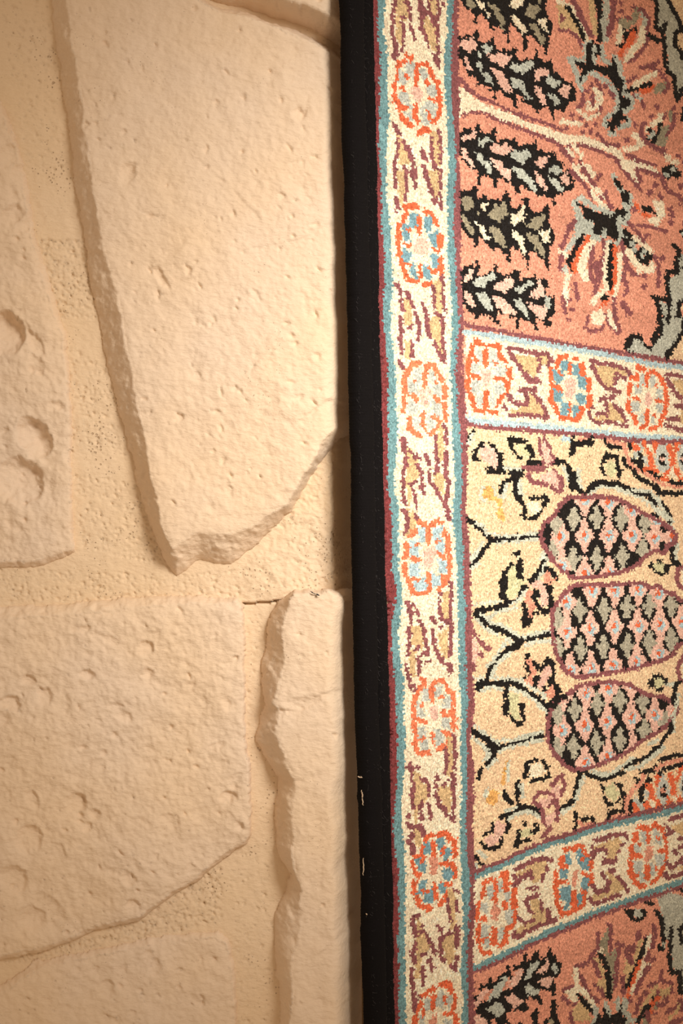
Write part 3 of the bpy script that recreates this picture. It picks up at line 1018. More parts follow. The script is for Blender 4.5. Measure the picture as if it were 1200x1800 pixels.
C f 750,1340 860,1320 920,1440 860,1450 760,1480
K f 590,1530 660,1500 650,1640 640,1740 740,1790 600,1790
K s 46 480,1620 510,1700 550,1740
L2 s 43 670,1560 680,1680
M s 44 990,1570 1030,1500 1100,1460 1110,1580 1080,1650
M s 44 960,1640 850,1640 800,1700
P f 1000,1580 1070,1540 1060,1680 960,1780 840,1720 960,1660
@ 1000 1120 6
Z pinecone
Q -250,820 -180,700 -60,600 60,510 250,480 400,470 600,490 760,600 960,630 1050,680 1110,750 1070,830 980,940 880,1010 740,1080 640,1170 500,1250 330,1320 130,1390 0,1400 -100,1330 -180,1230 -260,1100 -270,950
K f -400,400 1300,400 1300,1450 -400,1450
F 130,920
F 365,880
F 620,840
F 865,810
F 1075,770
F -115,970
F 140,580
F 380,530
F 620,480
F 130,1310
F 370,1250
F 640,1200
F -100,600
X 260,700
X 500,670
X 740,680
X 20,760
X 250,1110
X 500,1070
X 755,980
X 10,1150
X -160,800
X -160,1170
X 980,900
Q
M s 44 -250,820 -180,700 -60,600 60,510 250,480 400,470 600,490 760,600 960,630 1050,680 1110,750 1070,830 980,940 880,1010 740,1080 640,1170 500,1250 330,1320 130,1390 0,1400 -100,1330 -180,1230 -260,1100 -270,950 -250,820
K s 46 -200,740 -130,620 -60,640
K f 780,460 840,440 840,380 950,390 960,430 1000,430 1010,500 960,510 960,570 890,580 880,530 820,540
O2 f 860,430 950,440 970,500 900,530 850,470
M s 46 1240,180 1160,200 1110,340 1140,450 1240,450
C f 1160,230 1240,210 1240,430 1160,430
K s 50 1130,470 1080,500 1080,590 1060,680
L2 s 37 1120,600 1090,730 1060,860 1060,1000
L2 s 37 1000,500 1060,490
K s 46 1040,900 1030,980 960,1060 930,1150 870,1170
K s 50 860,1200 790,1270 660,1300 560,1380
K s 50 540,1420 430,1460 300,1490 230,1470 130,1420
L2 s 40 200,1390 300,1450 420,1420 520,1350 640,1270
L2 s 40 560,1390 700,1360 830,1270 960,1160
L2 s 40 70,1540 120,1460
L2 s 37 820,1120 900,1080
K s 50 70,1430 50,1540 20,1680 
L2 s 40 90,1520 60,1640 20,1720
K f 290,1530 350,1560 320,1640 370,1720 430,1770 360,1790 320,1690 300,1620
K f 450,1530 530,1540 530,1680 470,1760 440,1740 500,1680 490,1600 
O2 f 350,1560 430,1530 490,1640 450,1720 380,1700 340,1640
K s 46 540,1640 550,1790
K f 660,1460 720,1490 690,1560 640,1560
K s 50 730,1420 860,1400
K s 46 920,1290 1060,1250 1200,1230
K s 46 960,1390 1100,1350 1240,1300
K s 40 870,1350 930,1440
S s 40 1240,1260 1100,1300 950,1340 880,1390
S s 40 750,1450 720,1540 640,1600 590,1680 570,1800
K s 46 810,1490 760,1560 720,1620 730,1740
K s 36 610,1800 620,1720
R s 56 800,1560 840,1620 840,1690
R s 50 890,1470 900,1540
R s 56 1020,1440 1060,1560 1060,1640
R s 50 1010,1720 1020,1760
R s 50 1100,1680 1130,1730
R s 50 770,1780 880,1770
R s 40 1130,1390 1100,1500
R s 40 1150,1380 1240,1360
G2 f 920,1480 960,1440 1010,1540 1030,1640 980,1760 930,1740 880,1640
G2 f 1150,1430 1240,1400 1240,1700 1150,1680 1120,1560
G2 f 770,1600 810,1650 800,1720 760,1690
K f 930,1580 980,1550 990,1660 960,1700 920,1640
K f 1150,1520 1240,1480 1240,1620 1160,1620
S d 26 950,1610 1180,1550
G2 f 630,1680 690,1670 720,1780 640,1780
@ 1000 1400 6
K f 10,140 50,130 50,330 10,350
K s 50 90,240 200,220 220,280
S s 44 60,270 130,300 190,280
K s 50 400,160 550,140
K s 40 380,200 370,260
S s 44 420,210 560,200
K s 40 545,0 540,110
S s 40 570,0 570,180
K s 46 610,40 610,200
R s 56 660,80 670,160
R s 56 780,60 800,150
R s 50 900,50 920,120
R s 50 1000,20 1030,80
R s 50 1120,0 1130,40
G2 f 690,60 750,60 760,150 710,160
G2 f 940,0 1000,0 980,90 940,80
K f 690,-10 750,-10 740,70
C f 820,20 880,60 870,140 830,120
C f 1050,-20 1120,-10 1090,50
@ 800 1400 6
K f 600,80 720,80 880,120 890,190 780,180 640,150 540,200 420,240 420,190 560,150
K s 50 500,200 530,290 500,370
L2 s 40 520,230 620,170 740,160 850,210
L2 s 37 480,140 600,110
K f 330,270 390,270 370,370 250,420 260,390 330,350
P f 370,280 440,240 500,300 470,390 400,480 320,530 250,450 370,390
K f 210,460 250,480 320,530 400,500 450,410 490,400 460,500 370,570 270,560
K f 670,230 730,270 720,320 680,310
K s 46 820,290 820,350 770,380
K f 620,330 670,350 660,400 640,440 760,430 770,470 650,490 630,540 570,540 600,430
O2 f 670,330 760,330 770,420 650,430
K s 50 1080,130 1200,30
L2 s 43 1050,180 1190,100
M s 40 880,130 900,280 
M s 50 900,260 960,330 890,420
M s 40 1010,-10 1040,120 1030,260
P f 900,200 1020,150 1000,260 940,320
P f 830,20 960,10 1010,80 900,120
M s 40 800,60 860,100
M s 40 950,90 1040,30
K f 160,590 200,600 220,670 280,700 240,740 200,710
L2 s 37 210,570 280,650
L d 26 180,720
S f 160,1860 450,1720 760,1560 1050,1430 1200,1370 1650,1190 1900,1090 2450,900 2450,2700 160,2700
@ 800 1600 6
K f 160,890 210,880 200,930 165,930
Z palmette
K f 205,830 230,780 290,770 320,730 330,650 350,740 370,750 420,690 500,640 500,570 550,570 540,640 570,680 570,740 530,680 430,850 410,800 330,830 290,800 220,840
K f 580,580 660,540 700,440 720,450 720,540 760,490 820,410 850,420 840,500 910,490 960,350 975,430 1030,480 1040,520 1090,560 1060,670 1010,700 1020,880 970,910 980,850 880,830 850,880 890,940 880,990 840,1000 830,940 780,930 740,890 710,950 750,1020 690,1070 640,1040 590,1060 560,1040 500,1090 530,1150 500,1200 280,1200 250,1110 170,1060 240,950 280,950 430,880 470,830 560,820 600,770 660,720 600,740 700,640 580,620
L f 290,960 350,860 390,780 490,690 520,700 460,820 430,900 330,940
P f 165,960 220,880 290,800 320,840 260,910 180,1040
P f 500,830 540,760 530,720 600,670 590,640 690,590 660,690 620,780
L f 690,720 720,650 750,560 800,530 800,620 750,700
P f 820,650 900,570 930,470 960,560 930,620 850,680
L f 960,590 1010,530 1050,620 1020,660
L d 28 830,550
P f 820,740 920,690 1000,690 960,830 880,790
L f 690,790 740,770 860,850 800,890 720,880
P f 490,910 570,870 680,950 590,1020 540,980
L f 290,1010 420,950 490,1040 430,1130 340,1080
P f 175,1100 210,1080 310,1160 300,1200 175,1200
K s 50 790,1090 810,1200
K s 40 815,1060 820,1090
K s 60 1000,960 1000,1080 1020,1200
K s 50 910,1180 960,1140
O d 30 970,1160
K s 40 640,1190 660,1200
K s 44 480,1130 520,1190
S s 44 360,1150 370,1200
M s 50 1110,830 1200,800
C f 1110,850 1200,810 1260,830 1240,950 1150,910
M s 40 1090,900 1160,970
M s 60 1190,1080 1190,1150
@ 1000 1600 6
G f 640,-20 750,-20 760,50 700,80 650,60
K f 520,-20 640,-20 650,70 740,70 750,20 770,30 720,110 640,110 570,60
G f 860,-200 980,-230 1240,-100 1240,800 1160,820 1130,680 1050,600 1050,400 1030,310 960,310 960,100
K s 46 870,0 940,90 950,250 960,300
K s 46 770,-90 830,-80
K s 50 750,0 760,30
K s 60 960,-370 1080,-310 1150,-230 1240,-150
B f 1080,-440 1240,-500 1240,-210 1130,-300
K s 44 1040,180 1030,320 1020,460 1030,600 1040,660
K s 50 1050,650 1130,640 1130,750 1140,860
K s 40 1170,150 1130,210 1150,340
B f 1160,200 1240,170 1240,300 1170,290
K f 890,390 900,340 970,380 960,430 900,430
G f 930,330 990,330 980,370 940,370
M s 44 270,230 260,400 200,460
M s 44 370,130 410,200 390,330 400,460
O f 290,300 340,220 370,160 380,260 360,400 390,470 470,370 480,440 470,560 440,640 440,850 410,860 400,600 350,480 280,430
C d 28 295,400
K s 56 280,460 330,520 370,600 385,760 385,900
Y f 200,480 260,490 300,540 340,640 360,900 320,880 270,800 260,720 320,720 280,600
M s 44 190,490 240,560 280,690 
M s 50 40,580 100,570 160,540
M s 40 60,650 100,720 150,830 200,900 270,950
M s 40 230,780 310,840 320,900
C s 54 30,620 40,720 50,800 0,920
C s 50 60,800 130,860 190,950 230,1010
K s 54 70,890 130,980 200,1050
M d 30 30,970
Y f -10,1050 80,950 130,1020 190,1100 190,1150 0,1160
L s 50 240,1010 240,1130 220,1200
L s 40 350,970 380,1060 400,1130
K f 330,1020 360,1030 380,1110 440,1080 470,1060 490,980 530,960 510,1060 550,1130 610,1130 600,1200 230,1200 250,1100 290,1050 300,1130 330,1100
L s 44 480,920 470,1040
L s 60 560,940 540,1060 600,1110 
L s 50 570,1180 640,1150
M s 50 470,340 530,370 
M s 44 490,400 470,540 460,700 450,800
M s 44 530,700 530,860
Y f 560,470 600,540 640,560 680,340 730,260 740,330 690,460 680,560 590,760 550,760 550,640
M s 60 600,480 620,540
M s 44 600,380 560,450
M s 50 650,380 640,420
M s 60 700,230 690,290
M s 36 760,270 780,280
K s 44 770,310 740,420 690,530 640,660 600,740 570,800
C f 780,300 820,220 850,260 840,330 800,400 760,500 790,560 820,540 820,590 780,640 700,760 660,830 620,900 600,880 650,720 720,600 760,440 
R s 34 720,530 690,600 660,670 630,760 580,850 580,910
M s 50 850,150 870,230 840,380
M s 60 800,450 790,510
M s 44 830,530 860,510
M s 50 800,590 760,660 700,760 660,850
M d 30 770,860 610,940
M s 44 940,640 930,740 1040,760 1050,840 
M s 40 810,790 880,760
Y f 700,1040 760,940 830,830 910,740 900,840 850,920 800,960 720,1060
M s 40 730,920 690,1000 660,1080
Y f 920,830 1040,790 1020,880 950,940 930,880
M s 40 900,830 900,880
K s 44 860,910 870,930
K s 50 830,1000 760,1020 740,1090 690,1160
R s 50 850,980 900,920
R s 50 790,1060 830,1060
O s 40 880,1020 900,970
M s 50 920,990 970,980
M s 40 990,910 1000,950
M s 50 790,1070 800,1180
M s 40 870,1080 880,1080
M s 44 1000,1060 1100,1020 1140,940 1160,1050
M s 50 1040,1180 1160,1140
Y s 40 1020,1130 1100,1070 1120,1000
O s 40 760,1140 760,1200
@ 800 1400 6
C f 140,800 500,680 850,530 1200,410 1650,280 2400,80 2400,880 1800,1080 1200,1330 850,1480 600,1610 160,1820
M s 46 130,800 300,735 500,660 700,560 850,505 950,455 1200,385 1400,310 1650,240 1900,180 2100,130 2450,50
T s 52 170,835 350,770 550,680 700,610 900,525 1050,475 1200,435 1350,372 1550,310 1800,245 2050,200 2200,160 2450,90
T s 52 170,1800 400,1690 600,1600 700,1550 850,1470 1050,1375 1200,1320 1400,1222 1600,1150 1800,1080 2000,1010 2200,940 2450,855
M s 40 170,1850 300,1790 450,1720 620,1640 760,1560 900,1500 1050,1430 1200,1365 1400,1272 1650,1190 1900,1090 2100,1030 2300,960 2450,900
E rosette 390,1230 270,440
R s 46 270,910 330,860 390,900 390,980 370,1070
R s 70 450,830 490,810 490,860
R s 50 500,880 490,1000
R s 30 500,930 550,900
R s 54 260,980 240,1060
R s 44 210,1110 190,1280
R s 54 590,960 580,1110 600,1250 550,1360 500,1400
R s 60 490,1110 500,1160
R s 44 210,1350 200,1480 220,1580 260,1640 340,1640
R s 50 500,1450 510,1520 440,1570
G2 f 290,940 360,930 370,1030 320,1080
G2 f 410,880 460,880 460,1000 410,1000
G2 f 480,1000 550,1000 540,1110 480,1080
G2 f 230,1110 310,1120 300,1220 240,1220
G2 f 480,1190 570,1190 560,1340 500,1340 480,1260
G2 f 240,1340 320,1340 320,1470 240,1500
G2 f 410,1380 480,1370 490,1500 430,1500
G2 f 250,1530 310,1480 340,1570 280,1600
R s 50 250,1280 290,1290
R s 70 380,1400 370,1540
R s 30 250,1510 290,1480
R s 40 380,1050 380,1100
S f 340,1180 400,1110 450,1220 400,1310 340,1290
Y f 600,800 780,700 920,660 930,760 880,860 780,920 760,830 740,780 620,840
M s 46 600,760 740,690 880,640 970,670 
M s 44 930,740 930,780
M s 40 890,820 880,880
M s 50 580,930 660,850 760,790 770,850
M s 40 730,970 830,950
M d 30 580,840
Y f 580,1420 640,1360 780,1300 760,1070 830,1060 920,1200 930,1350 640,1440
M s 44 830,1040 730,1060 700,1110
M s 44 700,1110 740,1180 780,1220
M s 40 620,1270 700,1330 780,1290
M s 60 940,1200 960,1310 1000,1300
M s 36 870,1100 870,1200
M s 46 590,1420 620,1460 720,1420 850,1350 920,1330
M s 46 580,1470 640,1470
E rosette 1180,910 210,430
R s 50 1120,560 1190,540
R s 50 1090,640 1070,710
R s 44 1030,780 1020,890 1120,890
R s 54 1020,930 1040,1090 1070,1200
R s 46 1080,1240 1170,1220 1220,1150
U f 1120,600 1180,590 1180,720 1120,720
U f 1060,760 1140,760 1140,860 1070,860
U f 1070,950 1160,930 1190,1090 1130,1200 1090,1180 1130,1090 1060,1080
R s 40 1080,740 1130,730
@ 1000 1400 6
R s 46 20,560 50,500 100,510 130,590 150,620
R s 60 190,690 190,750
R s 60 200,830 190,920
R s 44 130,1000 120,1130 30,1200
R s 60 10,1000 10,1130
U f 40,570 80,530 110,640 170,640 160,770 90,760 50,690
U f 90,850 170,850 160,980 80,960
U f 40,1010 110,1010 90,1130 40,1160
R d 22 100,660
R s 40 110,800 150,830
R d 22 90,990
S f -10,790 40,760 60,860 20,940 -10,930
Y f 210,530 470,430 520,470 480,600 400,680 360,630 340,560 220,590
M s 46 240,460 400,410 540,390 570,430
M s 40 520,510 540,500
M s 36 490,560 470,590
M s 44 190,600 290,560
M s 44 330,540 360,590
M s 60 320,680 400,680 450,660
M s 40 190,650 230,620
M d 28 200,530
Y f 190,1040 320,1010 380,880 340,790 420,810 560,970 440,1020 230,1100
M s 60 400,780 420,770
M s 46 310,800 330,860
M s 50 380,890 350,990
M s 50 210,930 250,1000 320,980
M s 44 470,840 540,920 580,1000
M s 40 180,1060 220,1130 320,1100 420,1050 500,1030
E rosette 790,620 220,350
R s 60 710,320 770,330
R s 46 790,470 790,350 870,290 930,330 970,420 990,530 980,560 910,570
R s 54 670,390 660,450
R s 50 620,520 620,620 720,620
R s 50 610,680 610,810 650,880 700,940 760,940
R s 40 990,590 980,700 930,780 900,860 830,900
R s 50 690,820 640,840
G2 f 710,360 770,360 770,500 720,470
G2 f 840,350 890,330 940,430 930,520 870,480
G2 f 640,500 720,510 720,590 660,580
G2 f 640,680 740,660 730,800 660,800
G2 f 860,610 970,600 970,700 900,740 870,690
G2 f 800,700 850,700 870,780 850,830 810,820
G2 f 700,790 760,790 760,890 700,890
R s 60 785,740 785,850
R d 20 905,440 710,500
R s 30 870,740 880,770
S f 780,520 850,510 840,640 770,700 760,600
M s 50 1020,240 1200,190
M s 46 990,310 1010,340
M s 44 990,400 1090,340 1180,320
M s 50 1120,440 1240,430
Y f 1040,310 1240,230 1240,400 1130,400
M s 40 1070,570 1110,600
M s 44 1000,690 1040,750 1140,690 1160,640
M s 46 960,800 1010,850 1120,820 1240,770
Y f 1060,770 1180,720 1240,600 1240,750
M s 40 1130,530 1240,510
'''
# ---------- the rug's plane and its knot grid ----------
F_PX = 2500.0                    # focal length in picture widths of the 1200x1800 frame
CAM_Y = -1.25
TH = math.radians(46.0)          # the return wall and the rug turn back by this angle
RD = np.array([math.cos(TH), math.sin(TH)])      # along the rug (x, y)
RN = np.array([math.sin(TH), -math.cos(TH)])     # out of the rug, towards the room
RP = np.array([0.0266, -0.020])                  # where the pile begins
DU, DV = 0.0025, 0.0019

def to_px(x, y, z):
    d = y - CAM_Y
    return 600 + F_PX * x / d, 900 - F_PX * z / d

stripes = np.array([[float(t) for t in l.split()] for l in STRIPES.strip().split('\n')])
SY, SX = stripes[:, 0], 640 + stripes[:, 1:] / 6

def px_to_uv(px, py):            # a sight line met with the rug's plane
    dx = (px - 600) / F_PX; dz = (900 - py) / F_PX
    t = (RP[0] * RN[0] + (RP[1] - CAM_Y) * RN[1]) / (dx * RN[0] + RN[1])
    x = dx * t; y = CAM_Y + t
    return (x - RP[0]) * RD[0] + (y - RP[1]) * RD[1], dz * t

zz = np.linspace(0.62, -0.62, 200)
_e = 650 + (SY / 1800) * 40
eu, ez = px_to_uv(_e, SY)
def lean(z):                     # how far the rug's edge wanders sideways, by height
    return np.interp(z, ez[::-1], eu[::-1])

NU = 236; V_TOP, V_BOT = 0.60, -0.60
NV = int((V_TOP - V_BOT) / DV)
ku = -0.012 + (np.arange(NU) + .5) * DU
kv = V_TOP - (np.arange(NV) + .5) * DV
KU, KZ = np.meshgrid(ku, kv)
KUU = KU + lean(KZ)
PX, PY = to_px(RP[0] + RD[0] * KUU, RP[1] + RD[1] * KUU, KZ)

PX0, PY0 = PX.copy(), PY.copy()
_rng = np.random.default_rng(5)  # hand knotting: each knot sits a little off, so outlines are ragged
PX = PX + _rng.normal(0, 1.15, PX.shape); PY = PY + _rng.normal(0, 1.15, PY.shape)

# ---------- the pattern: one colour letter per knot ----------
NAMES = []
COLOR = np.full((NV, NU), 0, np.int16)
REGION = np.zeros((NV, NU), np.int16)
regions = ['']
def ci(c):
    if c not in NAMES: NAMES.append(c)
    return NAMES.index(c)
def box(x0, y0, x1, y1):
    return (PX >= x0) & (PX <= x1) & (PY >= y0) & (PY <= y1)
def in_poly(p):
    m = box(p[:, 0].min(), p[:, 1].min(), p[:, 0].max(), p[:, 1].max())
    x, y = PX[m], PY[m]; r = np.zeros(len(x), bool)
    for (x0, y0), (x1, y1) in zip(p, np.roll(p, -1, 0)):
        if y0 == y1: continue
        r ^= ((y0 > y) != (y1 > y)) & (x < (x1 - x0) * (y - y0) / (y1 - y0) + x0)
    o = np.zeros(m.shape, bool); o[m] = r
    return o
def in_stroke(p, w):
    h = max(w * .54, 2.2)
    m = box(p[:, 0].min() - h, p[:, 1].min() - h, p[:, 0].max() + h, p[:, 1].max() + h)
    x, y = PX[m], PY[m]; d2 = np.full(len(x), 1e9)
    for a, b in zip(p[:-1], p[1:]):
        v = b - a; L = max(v @ v, 1e-9)
        t = np.clip(((x - a[0]) * v[0] + (y - a[1]) * v[1]) / L, 0, 1)
        d2 = np.minimum(d2, (x - a[0] - t * v[0]) ** 2 + (y - a[1] - t * v[1]) ** 2)
    o = np.zeros(m.shape, bool); o[m] = d2 < h * h
    return o
def in_ell(cx, cy, rx, ry):
    return ((PX - cx) / rx) ** 2 + ((PY - cy) / ry) ** 2 < 1
def weave(text):
    ox = oy = 0.0; s = 1.0; clip = None; tag = None
    def pts(toks):
        return np.array([[float(v) for v in t.split(',')] for t in toks]) / s + [ox, oy]
    def put(m, c):
        if clip is not None: m = m & clip
        COLOR[m] = ci(c)
    for l in text.split('\n'):
        t = l.split()
        if not t or t[0] == '#': continue
        if t[0] == '@': ox, oy, s = map(float, t[1:4])
        elif t[0] == 'Z': tag = t[1]
        elif t[0] == 'Q':
            clip = in_poly(pts(t[1:])) if len(t) > 1 else None
            if tag and clip is not None:
                regions.append(tag); REGION[clip] = len(regions) - 1; tag = None
        elif t[0] == 'E':
            (cx, cy), = pts(t[2:3]); rx, ry = [float(v) / s for v in t[3].split(',')] if len(t) == 4 else (float(t[3]) / s, float(t[4]) / s)
            regions.append(t[1]); REGION[in_ell(cx, cy, rx, ry)] = len(regions) - 1
        elif t[0] == 'F':
            (cx, cy), = pts(t[1:2])
            put(in_ell(cx, cy, 9, 31) | in_ell(cx, cy + 1, 17, 13), 'P')
            put(in_ell(cx + 1.5, cy + 2, 6.5, 10.5), 'H'); put(in_ell(cx - 1, cy, 4, 5), 'R')
        elif t[0] == 'X':
            (cx, cy), = pts(t[1:2])
            put(in_ell(cx, cy, 7, 22) | in_ell(cx, cy, 13.5, 6.5), 'O3')
        elif t[1] == 'f':
            m = in_poly(pts(t[2:])); put(m, t[0])
            if tag:
                regions.append(tag); REGION[m] = len(regions) - 1; tag = None
        elif t[1] == 's': put(in_stroke(pts(t[3:]), float(t[2]) / s), t[0])
        elif t[1] == 'd':
            for p in pts(t[3:]): put(in_ell(p[0], p[1], max(float(t[2]) / s, 3), max(float(t[2]) / s, 3.4)), t[0])
def edge(k):                     # a stripe of the upright border, by picture row
    return np.interp(PY, SY, SX[:, k])
COLOR[:] = ci('S')
weave(PANEL_TOP); weave(PANEL_MID)
BORDER = PX < edge(5)
REGION[BORDER] = 0
COLOR[BORDER] = ci('C')
weave(BORDER_TEXT)
COLOR[(PX < edge(2))] = ci('T'); COLOR[PX < edge(1)] = ci('D')
COLOR[(PX > edge(3)) & (PX <= edge(4))] = ci('T'); COLOR[(PX > edge(4)) & BORDER] = ci('M')
PILE = PX > edge(0)
# ---------- small helpers ----------
rng = np.random.default_rng(11)
def tag(o, label=None, cat=None, group=None, kind=None):
    if label: o['label'] = label
    if cat: o['category'] = cat
    if group: o['group'] = group
    if kind: o['kind'] = kind
def empty(name, loc=(0, 0, 0), parent=None):
    o = bpy.data.objects.new(name, None); o.location = loc; col.objects.link(o)
    if parent: o.parent = parent
    return o
def mesh_obj(name, verts, faces, mat, parent=None, smooth=True, face_color=None):
    """faces: (n,4) int array"""
    me = bpy.data.meshes.new(name)
    n = len(faces); k = faces.shape[1]
    me.vertices.add(len(verts)); me.vertices.foreach_set('co', np.ascontiguousarray(verts, np.float32).ravel())
    me.loops.add(n * k); me.loops.foreach_set('vertex_index', np.ascontiguousarray(faces, np.int32).ravel())
    me.polygons.add(n)
    me.polygons.foreach_set('loop_start', np.arange(0, n * k, k, dtype=np.int32))
    me.polygons.foreach_set('loop_total', np.full(n, k, np.int32))
    me.polygons.foreach_set('use_smooth', np.full(n, smooth, bool))
    if face_color is not None:
        a = me.attributes.new('yarn', 'FLOAT_COLOR', 'FACE')
        c = np.ones((n, 4), np.float32); c[:, :3] = face_color
        a.data.foreach_set('color', c.ravel())
    me.update(calc_edges=True); me.validate()
    me.materials.append(mat)
    o = bpy.data.objects.new(name, me); col.objects.link(o)
    if parent: o.parent = parent
    return o
def compact(verts, faces):
    used = np.unique(faces); m = np.full(len(verts), -1, np.int64); m[used] = np.arange(len(used))
    return verts[used], m[faces]
def field(shape, beta, seed, lo=1, hi=None):
    """band-limited fractal noise on a grid, about -1..1; lo, hi in cycles across the longer side"""
    g = np.random.default_rng(seed); n, m = shape; L = max(n, m)
    fy = np.fft.fftfreq(n)[:, None] * L; fx = np.fft.rfftfreq(m)[None] * L
    f = np.hypot(fy, fx); amp = np.where(f > 0, np.maximum(f, lo) ** (-beta), 0)
    amp[f < lo * .5] *= .3
    if hi: amp = amp * np.exp(-(f / hi) ** 2)
    s = np.fft.irfft2(np.fft.rfft2(g.normal(size=shape)) * amp, s=shape)
    return s / (2.2 * s.std() + 1e-12)

# ---------- materials ----------
def new_mat(name):
    m = bpy.data.materials.new(name); m.use_nodes = True
    nt = m.node_tree; return m, nt, nt.nodes['Principled BSDF']
def nd(nt, kind, **kw):
    n = nt.nodes.new(kind)
    for k, v in kw.items(): setattr(n, k, v)
    return n
def plaster(name, base, tint, pores):
    m, nt, p = new_mat(name); L = nt.links.new
    tc = nd(nt, 'ShaderNodeTexCoord')
    n1 = nd(nt, 'ShaderNodeTexNoise'); n1.inputs['Scale'].default_value = 9; n1.inputs['Detail'].default_value = 5
    L(tc.outputs['Object'], n1.inputs['Vector'])
    r1 = nd(nt, 'ShaderNodeValToRGB'); r1.color_ramp.elements[0].position = .35; r1.color_ramp.elements[1].position = .68
    r1.color_ramp.elements[0].color = (*base, 1); r1.color_ramp.elements[1].color = (*tint, 1)
    L(n1.outputs['Fac'], r1.inputs['Fac'])
    # brown tint in the pores of the cast
    v = nd(nt, 'ShaderNodeTexVoronoi'); v.inputs['Scale'].default_value = 300; v.inputs['Randomness'].default_value = 1
    L(tc.outputs['Object'], v.inputs['Vector'])
    n2 = nd(nt, 'ShaderNodeTexNoise'); n2.inputs['Scale'].default_value = 26; n2.inputs['Detail'].default_value = 3
    L(tc.outputs['Object'], n2.inputs['Vector'])
    gate = nd(nt, 'ShaderNodeMapRange'); gate.inputs['From Min'].default_value = .42; gate.inputs['From Max'].default_value = .82
    gate.inputs['To Min'].default_value = 0; gate.inputs['To Max'].default_value = pores
    L(n2.outputs['Fac'], gate.inputs['Value'])
    hole = nd(nt, 'ShaderNodeMath', operation='SUBTRACT'); L(gate.outputs['Result'], hole.inputs[0]); L(v.outputs['Distance'], hole.inputs[1])
    hs = nd(nt, 'ShaderNodeMapRange'); hs.inputs['From Min'].default_value = 0; hs.inputs['From Max'].default_value = .12
    L(hole.outputs[0], hs.inputs['Value'])
    mix = nd(nt, 'ShaderNodeMix', data_type='RGBA'); mix.inputs['B'].default_value = (.36, .20, .09, 1)
    ms = nd(nt, 'ShaderNodeMath', operation='MULTIPLY'); ms.inputs[1].default_value = .40
    L(hs.outputs['Result'], ms.inputs[0]); L(ms.outputs[0], mix.inputs['Factor']); L(r1.outputs['Color'], mix.inputs['A'])
    L(mix.outputs['Result'], p.inputs['Base Color'])
    n3 = nd(nt, 'ShaderNodeTexNoise'); n3.inputs['Scale'].default_value = 260; n3.inputs['Detail'].default_value = 6; n3.inputs['Roughness'].default_value = .62
    mp3 = nd(nt, 'ShaderNodeMapping'); mp3.inputs['Rotation'].default_value = (0, .75, 0); mp3.inputs['Scale'].default_value = (.55, 1, 1.25)
    L(tc.outputs['Object'], mp3.inputs['Vector']); L(mp3.outputs['Vector'], n3.inputs['Vector'])
    b1 = nd(nt, 'ShaderNodeBump'); b1.inputs['Strength'].default_value = .75; b1.inputs['Distance'].default_value = .0017
    L(n3.outputs['Fac'], b1.inputs['Height'])
    b2 = nd(nt, 'ShaderNodeBump', invert=True); b2.inputs['Strength'].default_value = .8; b2.inputs['Distance'].default_value = .0012
    L(hs.outputs['Result'], b2.inputs['Height']); L(b1.outputs['Normal'], b2.inputs['Normal']); L(b2.outputs['Normal'], p.inputs['Normal'])
    p.inputs['Roughness'].default_value = .82; p.inputs['Specular IOR Level'].default_value = .25
    return m
M_STONE = plaster('cast_stone', (.78, .60, .425), (.77, .615, .475), .20)
M_WALL = plaster('wall_plaster', (.77, .585, .39), (.77, .60, .425), .46)

m, nt, p = new_mat('silk_pile'); M_PILE = m; L = nt.links.new
at = nd(nt, 'ShaderNodeAttribute', attribute_name='yarn'); tc = nd(nt, 'ShaderNodeTexCoord')
mp = nd(nt, 'ShaderNodeMapping'); mp.inputs['Scale'].default_value = (1, 1, .55); L(tc.outputs['Object'], mp.inputs['Vector'])
ns = nd(nt, 'ShaderNodeTexNoise'); ns.inputs['Scale'].default_value = 720; ns.inputs['Detail'].default_value = 3; L(mp.outputs['Vector'], ns.inputs['Vector'])
mr = nd(nt, 'ShaderNodeMapRange'); mr.inputs['From Min'].default_value = .3; mr.inputs['From Max'].default_value = .7
mr.inputs['To Min'].default_value = .62; mr.inputs['To Max'].default_value = 1.3; L(ns.outputs['Fac'], mr.inputs['Value'])
mx = nd(nt, 'ShaderNodeVectorMath', operation='SCALE'); L(at.outputs['Color'], mx.inputs[0]); L(mr.outputs['Result'], mx.inputs['Scale'])
L(mx.outputs['Vector'], p.inputs['Base Color'])
bp = nd(nt, 'ShaderNodeBump'); bp.inputs['Strength'].default_value = .9; bp.inputs['Distance'].default_value = .0012
L(ns.outputs['Fac'], bp.inputs['Height']); L(bp.outputs['Normal'], p.inputs['Normal'])
p.inputs['Roughness'].default_value = .45; p.inputs['Specular IOR Level'].default_value = .2
p.inputs['Sheen Weight'].default_value = .04; p.inputs['Sheen Roughness'].default_value = .4; p.inputs['Sheen Tint'].default_value = (1, .93, .82, 1)

